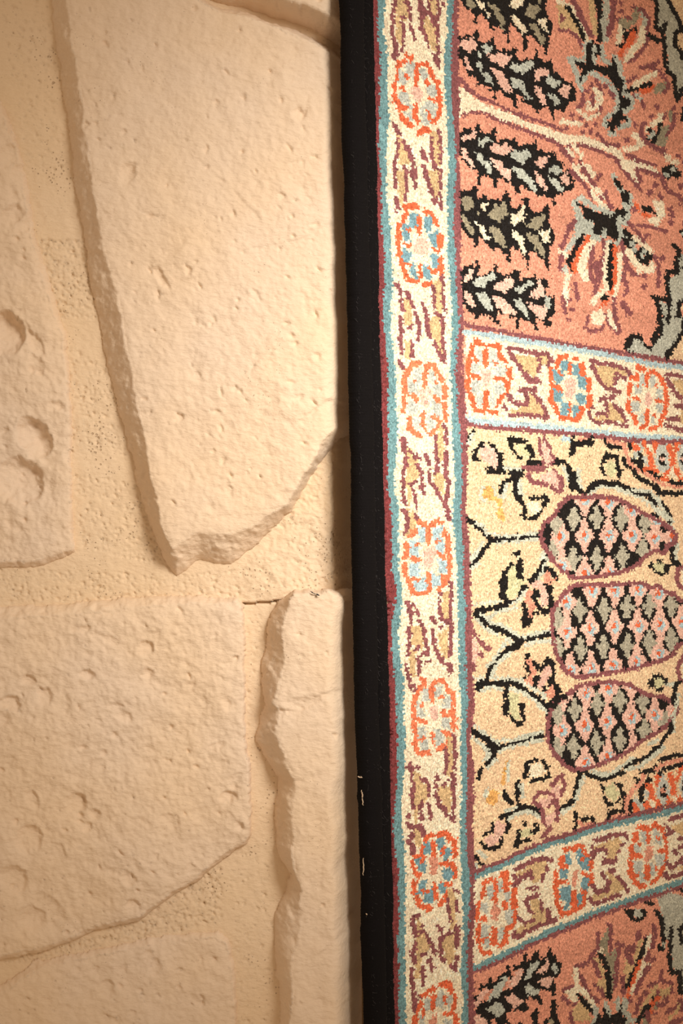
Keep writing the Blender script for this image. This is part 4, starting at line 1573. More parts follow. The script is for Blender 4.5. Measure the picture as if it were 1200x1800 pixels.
def plain(name, c, rough=.85, sheen=0, spec=.3):
    m, nt, p = new_mat(name); L = nt.links.new
    tc = nd(nt, 'ShaderNodeTexCoord'); n = nd(nt, 'ShaderNodeTexNoise'); n.inputs['Scale'].default_value = 700; n.inputs['Detail'].default_value = 4
    L(tc.outputs['Object'], n.inputs['Vector'])
    r = nd(nt, 'ShaderNodeValToRGB'); r.color_ramp.elements[0].color = (*[v * .7 for v in c], 1); r.color_ramp.elements[1].color = (*[min(v * 1.35, 1) for v in c], 1)
    L(n.outputs['Fac'], r.inputs['Fac']); L(r.outputs['Color'], p.inputs['Base Color'])
    b = nd(nt, 'ShaderNodeBump'); b.inputs['Strength'].default_value = .6; b.inputs['Distance'].default_value = .0008
    L(n.outputs['Fac'], b.inputs['Height']); L(b.outputs['Normal'], p.inputs['Normal'])
    p.inputs['Roughness'].default_value = rough; p.inputs['Sheen Weight'].default_value = sheen; p.inputs['Specular IOR Level'].default_value = spec
    return m
M_BLACK = plain('black_wool', (.0055, .0045, .0048), .95, 0, .1)
M_BACK = plain('rug_backing', (.42, .30, .18))
M_LINT = plain('pale_lint', (.55, .42, .30))
M_HAIR = plain('dark_fibre', (.045, .04, .04), .7)
M_RED = plain('maroon_fibre', (.24, .07, .07), .7)
# ---------- the stone-clad wall ----------
STEP = 0.0012
wx = np.arange(-0.345, 0.0345, STEP); wz = np.arange(0.485, -0.4851, -STEP)
WX, WZ = np.meshgrid(wx, wz)
SH = WX.shape
def at_depth(pts, h):            # picture points met at height h out of the wall
    s = (1.25 - h) / F_PX
    p = np.array(pts, float); return np.stack([(p[:, 0] - 600) * s, (900 - p[:, 1]) * s], 1)
def poly_dist(P, X, Z):
    """signed distance, positive inside"""
    d2 = np.full(X.shape, 1e9); ins = np.zeros(X.shape, bool)
    for (x0, z0), (x1, z1) in zip(P, np.roll(P, -1, 0)):
        vx, vz = x1 - x0, z1 - z0; LL = max(vx * vx + vz * vz, 1e-12)
        t = np.clip(((X - x0) * vx + (Z - z0) * vz) / LL, 0, 1)
        d2 = np.minimum(d2, (X - x0 - t * vx) ** 2 + (Z - z0 - t * vz) ** 2)
        if z0 != z1: ins ^= ((z0 > Z) != (z1 > Z)) & (X < vx * (Z - z0) / (z1 - z0) + x0)
    return np.where(ins, 1, -1) * np.sqrt(d2)
warp_x = field(SH, 1.3, 1, 8, 220) * .0016 + field(SH, .6, 21, 60, 330) * .0006
warp_z = field(SH, 1.3, 2, 8, 220) * .0016 + field(SH, .6, 22, 60, 330) * .0006
WXN, WZN = WX + warp_x, WZ + warp_z
coarse = field(SH, 1.6, 3, 5, 60); mid = field(SH, 1.1, 4, 20, 160); fine = field(SH, .5, 5, 90, 380)
chips = field(SH, .9, 6, 24, 120)
# the end of the pier rounds away towards the rug
drop = -.130 * np.clip((WX + .0180 - .0085 * np.clip((.42 - WZ) / .9, 0, 1) + .0010 * mid + .0026 * coarse + .0016 * field(SH, 1.4, 66, 12, 60)) / .034, 0, 1.6) ** 2.4
LIGHT_SIDE = np.array([.7, .7])
def dent(H, cx, cz, rx, rz, depth, rot=0.0, h=0.0):
    """a pocket in the cast: steep on its upper right, shelving out to the lower left"""
    (x0, z0), = at_depth([(cx, cz)], h); rx *= .0005; rz *= .0005
    m = (abs(WX - x0) < 2.2 * max(rx, rz)) & (abs(WZ - z0) < 2.2 * max(rx, rz))
    dx, dz = WX[m] - x0 + warp_x[m] * 1.7, WZ[m] - z0 + warp_z[m] * 1.7
    c, s = math.cos(rot), math.sin(rot); a = (dx * c + dz * s) / rx; b = (-dx * s + dz * c) / rz
    r = np.sqrt(a * a + b * b); k = np.clip(1 - r, 0, 1)
    lean_ = np.clip(.55 + .45 * (dx * LIGHT_SIDE[0] + dz * LIGHT_SIDE[1]) / max(rx, rz), .4, 1.2)
    H[m] -= depth * .00125 * lean_ * (.55 * np.clip(k * 2.6, 0, 1) ** .8 + .75 * np.clip(1 - r * r, 0, 1))
def speckle(H, mask, n, seed, lo=2.0, hi=6.0, d=1.0, stretch=True):
    g = np.random.default_rng(seed); idx = np.flatnonzero(mask)
    if not len(idx): return
    for q in g.choice(idx, n):
        i, j = divmod(int(q), SH[1]); R = 7
        i0, i1, j0, j1 = max(i - R, 0), min(i + R, SH[0]), max(j - R, 0), min(j + R, SH[1])
        r = (lo + (hi - lo) * g.random() ** 3) * .0005
        el = g.uniform(.55, 1.0) if stretch else g.uniform(.85, 1.15); th = g.normal(-.7, .5); c, s = math.cos(th), math.sin(th)
        X_, Z_ = WX[i0:i1, j0:j1] - WX[i, j], WZ[i0:i1, j0:j1] - WZ[i, j]
        a = ((X_ * c + Z_ * s) * el / r) ** 2 + ((-X_ * s + Z_ * c) / (el * r)) ** 2
        H[i0:i1, j0:j1] -= d * min(r * 1.1, .0022) * np.clip(1 - a, 0, 1) ** .6
def grid_mesh(name, H, keep, mat, parent):
    V = np.stack([WX, -H, WZ], -1).reshape(-1, 3)
    idx = np.arange(SH[0] * SH[1]).reshape(SH)
    F = np.stack([idx[:-1, :-1], idx[1:, :-1], idx[1:, 1:], idx[:-1, 1:]], -1)
    F = F[keep[:-1, :-1] | keep[1:, :-1] | keep[1:, 1:] | keep[:-1, 1:]].reshape(-1, 4)
    V, F = compact(V, F)
    return mesh_obj(name, V, F, mat, parent)

BASE = .0011 * coarse + .0004 * mid + .00022 * fine
wall_parts = []
covered = np.zeros(SH, bool)
def stone(label, top, foot, height, rough, pits=(), n_small=0, seed=0, slope_pow=.9, ridges=(), tilt=(0, 0), facets=0.0, drop_h=1.0):
    T = at_depth(top, height); Fp = at_depth(foot, 0)
    dT = poly_dist(T, WXN, WZN); dF = poly_dist(Fp, WXN, WZN)
    t = np.where(dT >= 0, 1.0, np.clip(dF, 0, None) / (np.clip(dF, 0, None) + np.abs(dT) + 1e-9))
    t = np.where((dF < 0) & (dT < 0), 0, t)
    side = t * (1 - t) * 4
    prof = t ** slope_pow
    # a worn arris: the last millimetres of the face roll over
    arris = np.clip(1 - dT / .006, 0, 1) ** 2 * (dT > 0)
    H = prof * (height + (tilt[0] * (WX - T[:, 0].mean()) + tilt[1] * (WZ - T[:, 1].mean())))
    H += prof * (rough * (.0021 * coarse + .0009 * mid + .00040 * fine - .0011 * np.clip(chips - .55, 0, 1)) - .0010 * arris * (1 + .8 * mid))
    H += side * (.0010 * mid + .0005 * fine)
    if facets:
        blocks = np.abs(field(SH, 1.8, seed + 70, 9, 45))
        H += side * facets * .0042 * (.5 - blocks)
    for pth, wd, amp in ridges:          # a step or crease in the face along a line
        q = at_depth(pth, height); d = np.full(SH, 1e9); sgn = np.zeros(SH)
        for a, b in zip(q[:-1], q[1:]):
            v = b - a; LL = max(v @ v, 1e-12)
            s = np.clip(((WXN - a[0]) * v[0] + (WZN - a[1]) * v[1]) / LL, 0, 1)
            dd = np.hypot(WXN - a[0] - s * v[0], WZN - a[1] - s * v[1])
            sg = np.sign((WXN - a[0]) * v[1] - (WZN - a[1]) * v[0])
            sgn = np.where(dd < d, sg, sgn); d = np.minimum(d, dd)
        H -= t * amp * .001 * np.clip(.45 + .8 * mid, .12, 1.3) * np.where(sgn > 0, np.exp(-(d / (wd * .0005)) ** 1.2), np.exp(-(d / .0007) ** 2) * .8)
    for q in pits: dent(H, *q, h=height)
    if n_small: speckle(H, (dT > .003), n_small, seed + 5)
    inside = t > 0
    H = np.where(inside, H, -.006) + drop * drop_h
    keep = inside
    o = grid_mesh('stone', H, keep, M_STONE, None)
    o['label'] = label
    wall_parts.append(o)
    core = t > .5
    covered[2:-2, 2:-2] |= core[2:-2, 2:-2] & core[:-4, 2:-2] & core[4:, 2:-2] & core[2:-2, :-4] & core[2:-2, 4:]

stone('thin pocked stone at the outer edge, two deep round holes',
      [(-120, 150), (0, 190), (22, 250), (38, 330), (56, 430), (80, 505), (104, 590), (114, 660), (120, 760), (124, 900), (127, 966), (100, 974), (60, 986), (0, 986), (-120, 984)],
      [(-120, 140), (2, 176), (30, 240), (48, 325), (66, 425), (92, 500), (116, 590), (120, 660), (125, 760), (129, 900), (131, 970), (104, 984), (62, 999), (0, 1000), (-120, 996)],
      .0075, 1.3,
      [(8, 588, 34, 40, 13, .3), (58, 600, 12, 36, 4.5, .6), (66, 640, 10, 26, 2.4, .5), (57, 650, 6, 7, 2), (92, 712, 16, 8, 2.2), (58, 766, 26, 42, 11, .5), (56, 742, 9, 9, 2.5), (36, 846, 42, 44, 11, .2), (80, 855, 16, 44, 1.8, .5), (9, 758, 7, 7, 2),
       (16, 270, 14, 20, 3), (30, 300, 12, 16, 2.6), (20, 380, 26, 18, 4, .7), (40, 400, 20, 12, 2.4, .8), (25, 350, 10, 22, 2)], 50, 100, ridges=[([(-40, 700), (60, 690), (120, 640)], 14, .6)])
stone('largest stone, its cracked upright face running to the lowest point between two bands',
      [(112, -60), (121, 30), (130, 90), (138, 150), (150, 250), (163, 340), (183, 430), (199, 500), (214, 560), (229, 650), (249, 740), (263, 830), (276, 880), (291, 945), (300, 962), (345, 934), (400, 938), (445, 925), (502, 888), (546, 818), (562, 775), (640, 700), (660, 120), (590, 94), (545, 72), (500, 54), (440, 30), (380, 18), (335, -5), (300, -60)],
      [(82, -60), (92, 30), (101, 90), (108, 150), (117, 210), (131, 320), (149, 430), (160, 500), (172, 560), (190, 650), (208, 720), (230, 800), (245, 870), (262, 922), (285, 985), (307, 1013), (330, 1002), (346, 986), (383, 991), (406, 989), (450, 956), (480, 931), (512, 898), (549, 835), (584, 785), (650, 722), (672, 116), (592, 89), (547, 67), (502, 49), (442, 25), (382, 13), (337, -10), (302, -66)],
      .027, .85,
      [(222, 306, 16, 26, 3.4, -.4), (149, 221, 8, 7, 2.4), (172, 243, 6, 6, 2), (191, 258, 6, 5, 2), (219, 227, 7, 5, 1.8), (194, 169, 6, 5, 1.8), (223, 106, 6, 5, 2), (185, 53, 5, 5, 1.8), (527, 197, 13, 15, 3, .2), (534, 225, 5, 7, 1.6), (362, 265, 5, 8, 2), (363, 292, 5, 6, 2), (408, 376, 6, 7, 2.2), (493, 347, 9, 8, 2.4), (552, 277, 6, 5, 2), (533, 286, 7, 6, 1.8), (270, 380, 9, 4, 1.8), (250, 119, 5, 8, 1.6), (380, 184, 5, 6, 1.8), (345, 570, 4, 6, 1.6),
       (283, 487, 9, 26, 3, .5), (273, 518, 5, 14, 2.4, .2), (330, 476, 5, 14, 2.2, .3), (226, 460, 6, 5, 2), (315, 733, 9, 10, 2.6), (412, 680, 6, 6, 1.6), (359, 576, 6, 4, 1.6), (350, 661, 6, 5, 1.4), (374, 794, 7, 5, 1.6), (394, 806, 7, 6, 1.6), (405, 862, 5, 9, 1.8, .2), (520, 608, 9, 8, 2), (557, 630, 8, 8, 1.8), (443, 641, 5, 5, 1.5), (326, 830, 14, 26, 1.4, .7), (525, 700, 13, 5, 1.8, .3), (449, 522, 8, 14, 1.6, .5)], 190, 200, .85,
      ridges=[([(232, 462), (262, 458), (290, 500), (330, 492), (390, 470), (420, 500)], 22, 1.3), ([(370, 296), (420, 345), (455, 385), (462, 405)], 26, 1.2), ([(470, 430), (530, 415), (580, 390), (640, 380)], 40, 1.8), ([(535, 735), (575, 705), (640, 675)], 22, 3.2), ([(350, 925), (395, 905), (450, 905)], 16, 1.0), ([(225, 870), (262, 868), (300, 885)], 20, .8)])
stone('stone cut off by the top of the view, its chipped lower lip in shade',
      [(380, -120), (400, -80), (440, -40), (488, -10), (540, 8), (578, 22), (640, 34), (660, -120)],
      [(270, -120), (290, -60), (340, -14), (390, 6), (430, 16), (470, 26), (531, 47), (577, 70), (660, 80), (680, -120)],
      .034, .7, [(520, 12, 12, 8, 2)], 20, 300, .8, facets=.5)
stone('broad pitted stone under the joint, its lower edge sloping like a keel',
      [(-120, 1092), (0, 1092), (60, 1086), (130, 1080), (250, 1070), (330, 1062), (414, 1058), (425, 1068), (428, 1150), (428, 1250), (430, 1300), (437, 1370), (440, 1440), (436, 1470), (425, 1482), (398, 1500), (372, 1520), (340, 1545), (310, 1560), (272, 1588), (240, 1612), (200, 1620), (170, 1626), (120, 1650), (60, 1670), (0, 1678), (-120, 1694)],
      [(-120, 1066), (0, 1066), (60, 1064), (130, 1058), (250, 1048), (330, 1046), (418, 1050), (430, 1064), (432, 1150), (432, 1250), (434, 1300), (441, 1370), (444, 1442), (440, 1474), (428, 1487), (401, 1505), (375, 1525), (343, 1550), (313, 1565), (275, 1593), (243, 1617), (203, 1626), (172, 1632), (122, 1656), (60, 1677), (0, 1685), (-120, 1700)],
      .0135, 1.25,
      [(142, 1105, 22, 9, 2.4), (256, 1142, 14, 15, 4, .3), (155, 1186, 14, 9, 3.2), (50, 1194, 15, 11, 3.2), (80, 1220, 14, 17, 3.2), (15, 1236, 20, 14, 4.6, .2), (260, 1185, 12, 11, 2.6, .8), (215, 1257, 22, 12, 2.6, -.5), (200, 1240, 16, 8, 1.8), (58, 1408, 12, 20, 3, .2), (136, 1414, 22, 18, 3.6, .5), (168, 1433, 12, 11, 3), (158, 1456, 9, 9, 2.6), (50, 1476, 24, 26, 4.6, .7), (100, 1500, 14, 18, 2.6), (25, 1545, 26, 26, 4, .6), (232, 1545, 15, 13, 3.2), (232, 1592, 14, 14, 3.6), (50, 1620, 32, 28, 4, .2), (75, 1610, 40, 40, 2.6, .3), (402, 1404, 17, 11, 4), (414, 1452, 11, 12, 3), (336, 1526, 8, 9, 2), (273, 1506, 7, 7, 1.6), (290, 1445, 22, 16, 2, .6), (370, 1320, 24, 10, 2, .5), (180, 1348, 10, 7, 1.6), (330, 1210, 12, 6, 1.4, -.5), (190, 1120, 26, 7, 1.6, -.4), (395, 1240, 8, 14, 1.4)], 150, 400, .6)
stone('low stone along the bottom, gently domed with soft dimples',
      [(-120, 1765), (-40, 1758), (0, 1748), (40, 1722), (70, 1700), (100, 1697), (200, 1678), (260, 1664), (330, 1655), (380, 1648), (398, 1662), (406, 1720), (416, 1900), (-120, 1900)],
      [(-120, 1745), (-40, 1738), (0, 1728), (34, 1708), (64, 1686), (98, 1683), (198, 1664), (258, 1648), (328, 1641), (386, 1634), (406, 1654), (414, 1720), (424, 1900), (-120, 1900)],
      .0055, 1.1,
      [(275, 1698, 12, 17, 2.8), (262, 1680, 8, 12, 1.6), (188, 1738, 14, 15, 3), (218, 1708, 8, 12, 1.8), (245, 1738, 7, 6, 1.6), (232, 1780, 7, 7, 1.6), (190, 1792, 20, 9, 2.4, -.3), (350, 1692, 10, 10, 1.6), (140, 1710, 8, 7, 1.2), (168, 1708, 7, 6, 1.4), (105, 1770, 20, 10, 1.4), (209, 1790, 5, 9, 1.4)], 70, 500, .7)
stone('tall narrow stone beside the black rug edge, its flank flaked into facets',
      [(512, 1043), (506, 1078), (497, 1112), (501, 1165), (490, 1212), (484, 1236), (494, 1252), (486, 1288), (500, 1325), (507, 1352), (521, 1376), (516, 1400), (511, 1432), (515, 1462), (515, 1500), (519, 1540), (531, 1566), (524, 1590), (531, 1612), (526, 1652), (510, 1690), (514, 1730), (509, 1770), (503, 1900), (680, 1900), (680, 1075), (606, 1060), (594, 1046), (575, 1040), (540, 1044)],
      [(488, 1058), (472, 1088), (465, 1150), (462, 1200), (466, 1240), (455, 1270), (451, 1300), (459, 1322), (474, 1350), (488, 1366), (484, 1400), (483, 1480), (493, 1512), (508, 1532), (500, 1560), (486, 1600), (481, 1650), (484, 1720), (490, 1760), (484, 1900), (690, 1900), (690, 1036), (516, 1036)],
      0.029, .8,
      [(535, 1232, 30, 10, 2.2, .2), (520, 1245, 20, 10, 1.6, .3), (558, 1040, 7, 5, 1.6), (590, 1400, 14, 9, 1.2)], 40, 600, .85,
      ridges=[([(480, 1248), (520, 1250), (560, 1222), (600, 1215)], 18, 1.8), ([(500, 1376), (540, 1370), (580, 1350)], 14, 1.2), ([(510, 1690), (560, 1680), (600, 1640)], 24, 1.4), ([(580, 1480), (570, 1520), (560, 1600)], 20, 1.0)], facets=1.0)

# the panel the stones were cast on: a slot between its two boards, pocked with air holes
Hb = BASE.copy()
low = at_depth([(660, 715), (608, 742), (575, 780), (545, 832), (505, 905), (478, 935), (440, 965), (420, 1010), (426, 1052), (660, 1040)], 0)
dl = poly_dist(low, WXN, WZN)
Hb += np.clip(dl / .012, 0, 1) * .0012 + np.where(dl > 0, .0006 * mid + .0004 * fine, 0)
slot = np.hypot(0, WZ - (900 - (1059.5 - (WX / .0005 + 600 - 460) * .09)) * .0005)
sl_m = (WX > (424 - 600) * .0005) & (WX < (505 - 600) * .0005)
Hb = np.where(sl_m & (slot < .0011), -.009, Hb)
def dense(polys, n, seed, **k):
    for q, c in zip(polys, n):
        speckle(Hb, poly_dist(at_depth(q, 0), WX, WZ) > 0, c, seed, **k); seed += 1
dense([[(60, 420), (150, 420), (170, 560), (95, 560)], [(110, 600), (185, 640), (225, 800), (125, 800)], [(130, 830), (240, 850), (300, 1000), (140, 960)],
       [(0, 1000), (300, 1010), (420, 1000), (420, 1050), (0, 1060)], [(0, 0), (95, 0), (120, 300), (40, 300)], [(190, 1620), (390, 1520), (388, 1620), (260, 1650), (190, 1655)], [(0, 1690), (190, 1640), (190, 1660), (60, 1690)], [(400, 1480), (480, 1500), (480, 1800), (415, 1800)], [(432, 1070), (462, 1070), (450, 1300), (436, 1300)], [(500, 900), (600, 780), (600, 1030), (430, 1040)]],
      [620, 420, 420, 560, 220, 620, 140, 160, 60, 260], 900, lo=1.5, hi=3.6, d=.8, stretch=False)
Hb += drop
wall = grid_mesh('wall_front', Hb, ~covered, M_WALL, None)
tag(wall, 'cream cast plaster wall panel with rough stones, pocked with tiny air holes', None, None, 'structure')
for o in wall_parts: o.parent = wall
M_SIDE = plain('shade_darkened_side', (.20, .125, .065))  # dark brown to cut bounced light and deepen the shade in the gap
# behind the panel: the solid of the pier, and the side of it that turns back behind the rug
def box_mesh(name, a, b, c, d, z0, z1, mat, parent=None):
    V = np.array([(*q, z) for z in (z0, z1) for q in (a, b, c, d)], float)
    Fq = np.array([(0, 1, 2, 3), (7, 6, 5, 4), (0, 4, 5, 1), (1, 5, 6, 2), (2, 6, 7, 3), (3, 7, 4, 0)])
    return mesh_obj(name, V, Fq, mat, parent, False)
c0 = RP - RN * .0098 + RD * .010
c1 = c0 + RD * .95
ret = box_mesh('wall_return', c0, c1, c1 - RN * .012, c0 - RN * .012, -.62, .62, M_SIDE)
tag(ret, 'unseen side of the pier behind the rug, coloured dark to deepen the shade in the gap', None, None, 'structure')
# ---------- the rug ----------
YARN = dict(K=(.008, .0065, .0065), S=(.77, .335, .23), P=(.84, .51, .41), L=(.50, .53, .46), L2=(.62, .64, .52), O=(.34, .30, .205), O3=(.46, .43, .33), C=(.94, .79, .58), M=(.265, .09, .095), T=(.165, .32, .345),
            H=(.44, .59, .63), U=(.19, .345, .40), R=(.77, .15, .06), N=(.82, .21, .10), Y=(.67, .47, .25), G=(.49, .50, .42), G2=(.54, .56, .50), B=(.86, .61, .385), A=(.80, .43, .14), O2=(.64, .61, .36), D=(.215, .042, .045))  # N is the red of R with the brighter light put into its colour
lut = np.array([YARN[n] for n in NAMES])
rug = empty('rug', (float(RP[0] + RD[0] * .25), float(RP[1] + RD[1] * .25), -.60))
tag(rug, 'hand-knotted silk rug with salmon and cream panels, hanging beside the stone wall', 'rug')
OFF = np.array(rug.location)
def rug_point(u, n, z):
    return np.stack([RP[0] + RD[0] * u + RN[0] * n - OFF[0], RP[1] + RD[1] * u + RN[1] * n - OFF[1], z - OFF[2]], -1)
# every knot is a tuft of 2 x 2 small faces; tuft corners wander so that no outline is straight
GU, GV = 2 * NU + 1, 2 * NV + 1
gu = -0.012 + np.arange(GU) * DU / 2; gz = V_TOP - np.arange(GV) * DV / 2
GU_, GZ_ = np.meshgrid(gu, gz)
ii, jj = np.indices((GV, GU))
GUW = GU_ + lean(GZ_) + rng.normal(0, .00034, GU_.shape) + field((GV, GU), .6, 31, 60, 400) * .0003
GZW = GZ_ + rng.normal(0, .00030, GU_.shape) + field((GV, GU), .6, 32, 60, 400) * .0003
tuft = np.where((ii % 2 == 1) & (jj % 2 == 1), .0005, np.where((ii % 2 == 1) | (jj % 2 == 1), .00022, 0))
GN = .0042 + tuft + rng.normal(0, .00034, GU_.shape) + field((GV, GU), 1.2, 33, 6, 120) * .0006
pad = np.zeros((NV + 2, NU + 2), bool); pad[1:-1, 1:-1] = PILE
full = np.ones((GV, GU), bool)
K2 = np.kron(PILE, np.ones((2, 2), bool))
q = np.zeros((GV + 1, GU + 1), bool); q[1:-1, 1:-1] = K2
edge_v = (q[:-1, :-1] | q[1:, :-1] | q[:-1, 1:] | q[1:, 1:]) & ~(q[:-1, :-1] & q[1:, :-1] & q[:-1, 1:] & q[1:, 1:])
GN = np.where(edge_v, -.0005, GN)
VERT = rug_point(GUW, GN, GZW).reshape(-1, 3)
idx = np.arange(GV * GU).reshape(GV, GU)
QF = np.stack([idx[:-1, :-1], idx[1:, :-1], idx[1:, 1:], idx[:-1, 1:]], -1)
# each dye lot varies a little from row to row, each knot from its neighbour
row_tone = 1 + .05 * np.interp(np.arange(NV), np.arange(0, NV + 9, 9), rng.normal(0, 1, NV // 9 + 2)[:len(np.arange(0, NV + 9, 9))])
KC = lut[COLOR] * (row_tone[:, None] * rng.normal(1, .09, (NV, NU)))[..., None]
FC = np.kron(KC, np.ones((2, 2, 1))) * rng.normal(1, .13, (2 * NV, 2 * NU, 1))
FC = np.clip(FC, 0, .97)
def pile(name, mask, parent, label=None):
    k = np.kron(mask & PILE, np.ones((2, 2), bool))
    if not k.any(): return None
    V, Fq = compact(VERT, QF[k])
    o = mesh_obj(name, V, Fq, M_PILE, parent, True, FC[k])
    if label: o['label'] = label
    return o
def below(pts):                  # knots under a line drawn across the field
    p = np.array(pts, float); return PY0 > np.interp(PX0, p[:, 0], p[:, 1])
l1 = below([(800, 572), (900, 588), (1000, 604), (1200, 638), (1300, 655)])
l2 = below([(810, 749), (900, 757), (1000, 765), (1200, 778), (1300, 783)])
l3 = below([(820, 1531), (880, 1512), (950, 1480), (1000, 1463), (1100, 1434), (1200, 1411), (1300, 1385)])
l4 = below([(820, 1710), (900, 1677), (950, 1653), (1000, 1627), (1100, 1590), (1200, 1555), (1300, 1522)])
areas = [('border_stripe', BORDER, 'upright cream border of rosettes between blue-green and maroon stripes'),
         ('field_panel', ~BORDER & ~l1, 'salmon panel with black leaf sprays and flowers, above the cream panel'),
         ('cross_band', ~BORDER & l1 & ~l2, 'cream cross band of rosettes above the cream panel'),
         ('field_panel', ~BORDER & l2 & ~l3, 'cream panel with three ovals of small pink flowers'),
         ('cross_band', ~BORDER & l3 & ~l4, 'cream cross band of rosettes below the cream panel'),
         ('field_panel', ~BORDER & l4, 'salmon panel below the lower cross band')]
for name, am, lab in areas:
    for r in range(1, len(regions)):     # a few knots of a motif cut off by a band's edge stay with the band
        mk = am & PILE & (REGION == r)
        if mk.sum() <= 250: REGION[mk] = 0
    o = pile(name, am & (REGION == 0), rug, lab)
    for r in range(1, len(regions)):
        mk = am & (REGION == r)
        if mk.any(): pile({'palmette': 'leaf_spray', 'pinecone': 'flower_oval', 'rosette': 'rosette'}[regions[r]], mk, o)

# foundation: the knotted-on cloth, 6 mm thick, with the same wandering edge
zs = np.linspace(V_TOP, V_BOT, 121); le = lean(zs)
ring = []
for u, n in ((-.022, -.0085), (-.022, .0), (NU * DU - .012, .0012), (NU * DU - .012, -.0085)):
    ring.append(rug_point(u + (le if u < 0 else 0 * le), n + 0 * zs, zs))
V = np.stack(ring, 1).reshape(-1, 3); k = np.arange(120)[:, None] * 4
Fq = np.concatenate([np.concatenate([k + a, k + 4 + a, k + 4 + (a + 1) % 4, k + (a + 1) % 4], 1) for a in range(4)] + [np.array([[0, 1, 2, 3], [483, 482, 481, 480]])])
b = mesh_obj('backing', V, Fq, M_BACK, rug, False); b['label'] = 'woven cotton foundation under the pile'

# two cords bound in black wool along the edge
def cord(name, u0, ru, n0, rn, seed, label):
    nz, na = 1500, 20
    z = np.linspace(V_TOP, V_BOT, nz)[:, None]; a = (np.arange(na) / na * 2 * math.pi)[None]
    wob = field((nz, na), 1.0, seed, 12, 300); slow = field((nz, 2), 1.6, seed + 1, 4, 40)[:, :1]
    wrap = np.abs(np.sin(z / .0026 * math.pi + a * .35)) ** .6
    k = 1 + .035 * wrap + .05 * wob
    sq = 1.0
    u = u0 + lean(z) + .0012 * slow + ru * np.sign(np.cos(a)) * np.abs(np.cos(a)) ** .8 * k
    n = n0 + rn * np.sign(np.sin(a)) * np.abs(np.sin(a)) ** .8 * k
    V = rug_point(u, n, z + 0 * a).reshape(-1, 3)
    i = np.arange(nz - 1)[:, None] * na; j = np.arange(na)[None]; jn = (j + 1) % na
    Fq = np.stack([i + j, i + jn, i + na + jn, i + na + j], -1).reshape(-1, 4)
    o = mesh_obj(name, V, Fq, M_BLACK, rug); o['label'] = label
    return o
outer = cord('selvedge_cord', -.0242, .0106, .0010, .0085, 41, 'thick black wool edge cord nearest the stones')
inner = cord('selvedge_cord', -.0062, .0080, -.0010, .0062, 43, 'thin black wool cord against the maroon stripe')

# loose fibres standing off the edge
def hairs(name, n, u0, u1, n0, length, mat, parent, seed, width=.00009):
    g = np.random.default_rng(seed); seg = 4; V = []; Fq = []
    for q in range(n):
        z = g.uniform(-.5, .5); u = g.uniform(u0, u1) + float(lean(z)); nn = n0 + g.uniform(-.0006, .0004)
        d = np.array([g.normal(0, .9), abs(g.normal(0, .5)) + .15, g.normal(0, 1)]); d /= np.linalg.norm(d)
        curl = g.normal(0, .7, 3); Ln = length * g.uniform(.4, 1.3); base = len(V)
        p_ = np.array([u, nn, z])
        for s in range(seg + 1):
            V.append(rug_point(p_[0] - width, p_[1], p_[2])); V.append(rug_point(p_[0] + width, p_[1], p_[2] + width))
            p_ = p_ + d * Ln / seg; d = d + curl * .35; d /= np.linalg.norm(d)
            if s < seg: Fq.append((base + 2 * s, base + 2 * s + 1, base + 2 * s + 3, base + 2 * s + 2))
    o = mesh_obj(name, np.array(V), np.array(Fq), mat, parent); tag(o, kind='stuff'); return o
hairs('wool_fuzz', 2200, -.034, -.016, .0075, .0035, M_HAIR, outer, 51)
hairs('wool_fuzz', 900, -.012, .000, .0050, .003, M_HAIR, inner, 52)
hairs('edge_fibres', 500, -.0005, .004, .0040, .0028, M_RED, rug, 53, .00016)

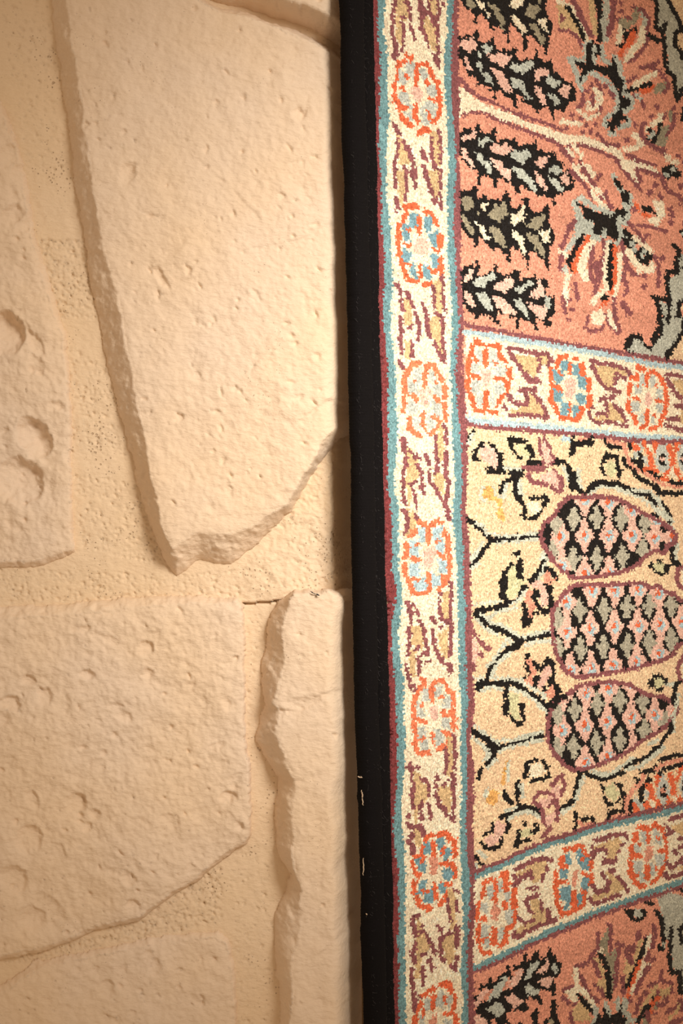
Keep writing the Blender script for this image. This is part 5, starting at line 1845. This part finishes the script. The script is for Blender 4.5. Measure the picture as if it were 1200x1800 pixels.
# scraps of pale lint caught in the gap, and a black scrap on the narrow stone
def lint(name, pts, rad, mat, label, group='scraps of lint in the gap by the rug'):
    P = np.array(pts, float); n = len(P); na = 6
    fine_t = np.linspace(0, n - 1, (n - 1) * 5 + 1); Q = np.stack([np.interp(fine_t, np.arange(n), P[:, c]) for c in range(3)], 1)
    Q += np.random.default_rng(len(label)).normal(0, rad * .5, Q.shape)
    o0 = Q[0].copy(); V = []; a = np.arange(na) / na * 2 * math.pi
    for k_, c in enumerate(Q - o0):
        r = rad * (.35 + .65 * math.sin(math.pi * (k_ + .5) / len(Q)))
        V += [(c[0] + r * math.cos(t), c[1] + r * math.sin(t), c[2]) for t in a]
    i = np.arange(len(Q) - 1)[:, None] * na; j = np.arange(na)[None]; jn = (j + 1) % na
    Fq = np.stack([i + j, i + jn, i + na + jn, i + na + j], -1).reshape(-1, 4)
    o = mesh_obj(name, np.array(V), Fq, mat); o.location = o0; tag(o, label, 'lint', group); return o
def gap(px, py, n=.0088):        # a point on the black cord's outer shoulder
    u = -.0375 + (px - 622) * .00035
    z = (900 - py) * .0005 * .965
    p_ = RP + RD * (u + float(lean(z))) + RN * n * .35
    return (p_[0], p_[1], z)
lint('lint_scrap', [gap(617, 1368), gap(621, 1370)], .0011, M_LINT, 'short pale lint tuft on the black cord, topmost of the scraps')
lint('lint_scrap', [gap(625, 1392), gap(628, 1404), gap(629, 1420)], .0006, M_LINT, 'longest pale lint thread on the black cord, below the topmost tuft')
lint('lint_scrap', [gap(625, 1514), gap(626, 1530), gap(625, 1544)], .0005, M_LINT, 'thin straight lint thread on the black cord, halfway down the scraps')
lint('lint_scrap', [gap(630, 1612), gap(634, 1622)], .0008, M_LINT, 'pale lint fleck on the black cord, lowest of the scraps')
_k = .0005 * .975
lint('fibre_scrap', [((545 - 600) * _k, -.0288, (900 - 1041) * _k), ((556 - 600) * _k, -.0296, (900 - 1044) * _k), ((562 - 600) * _k, -.0298, (900 - 1048) * _k)], .0010, M_HAIR, 'black wool scrap lying on the top lip of the narrow stone', None)
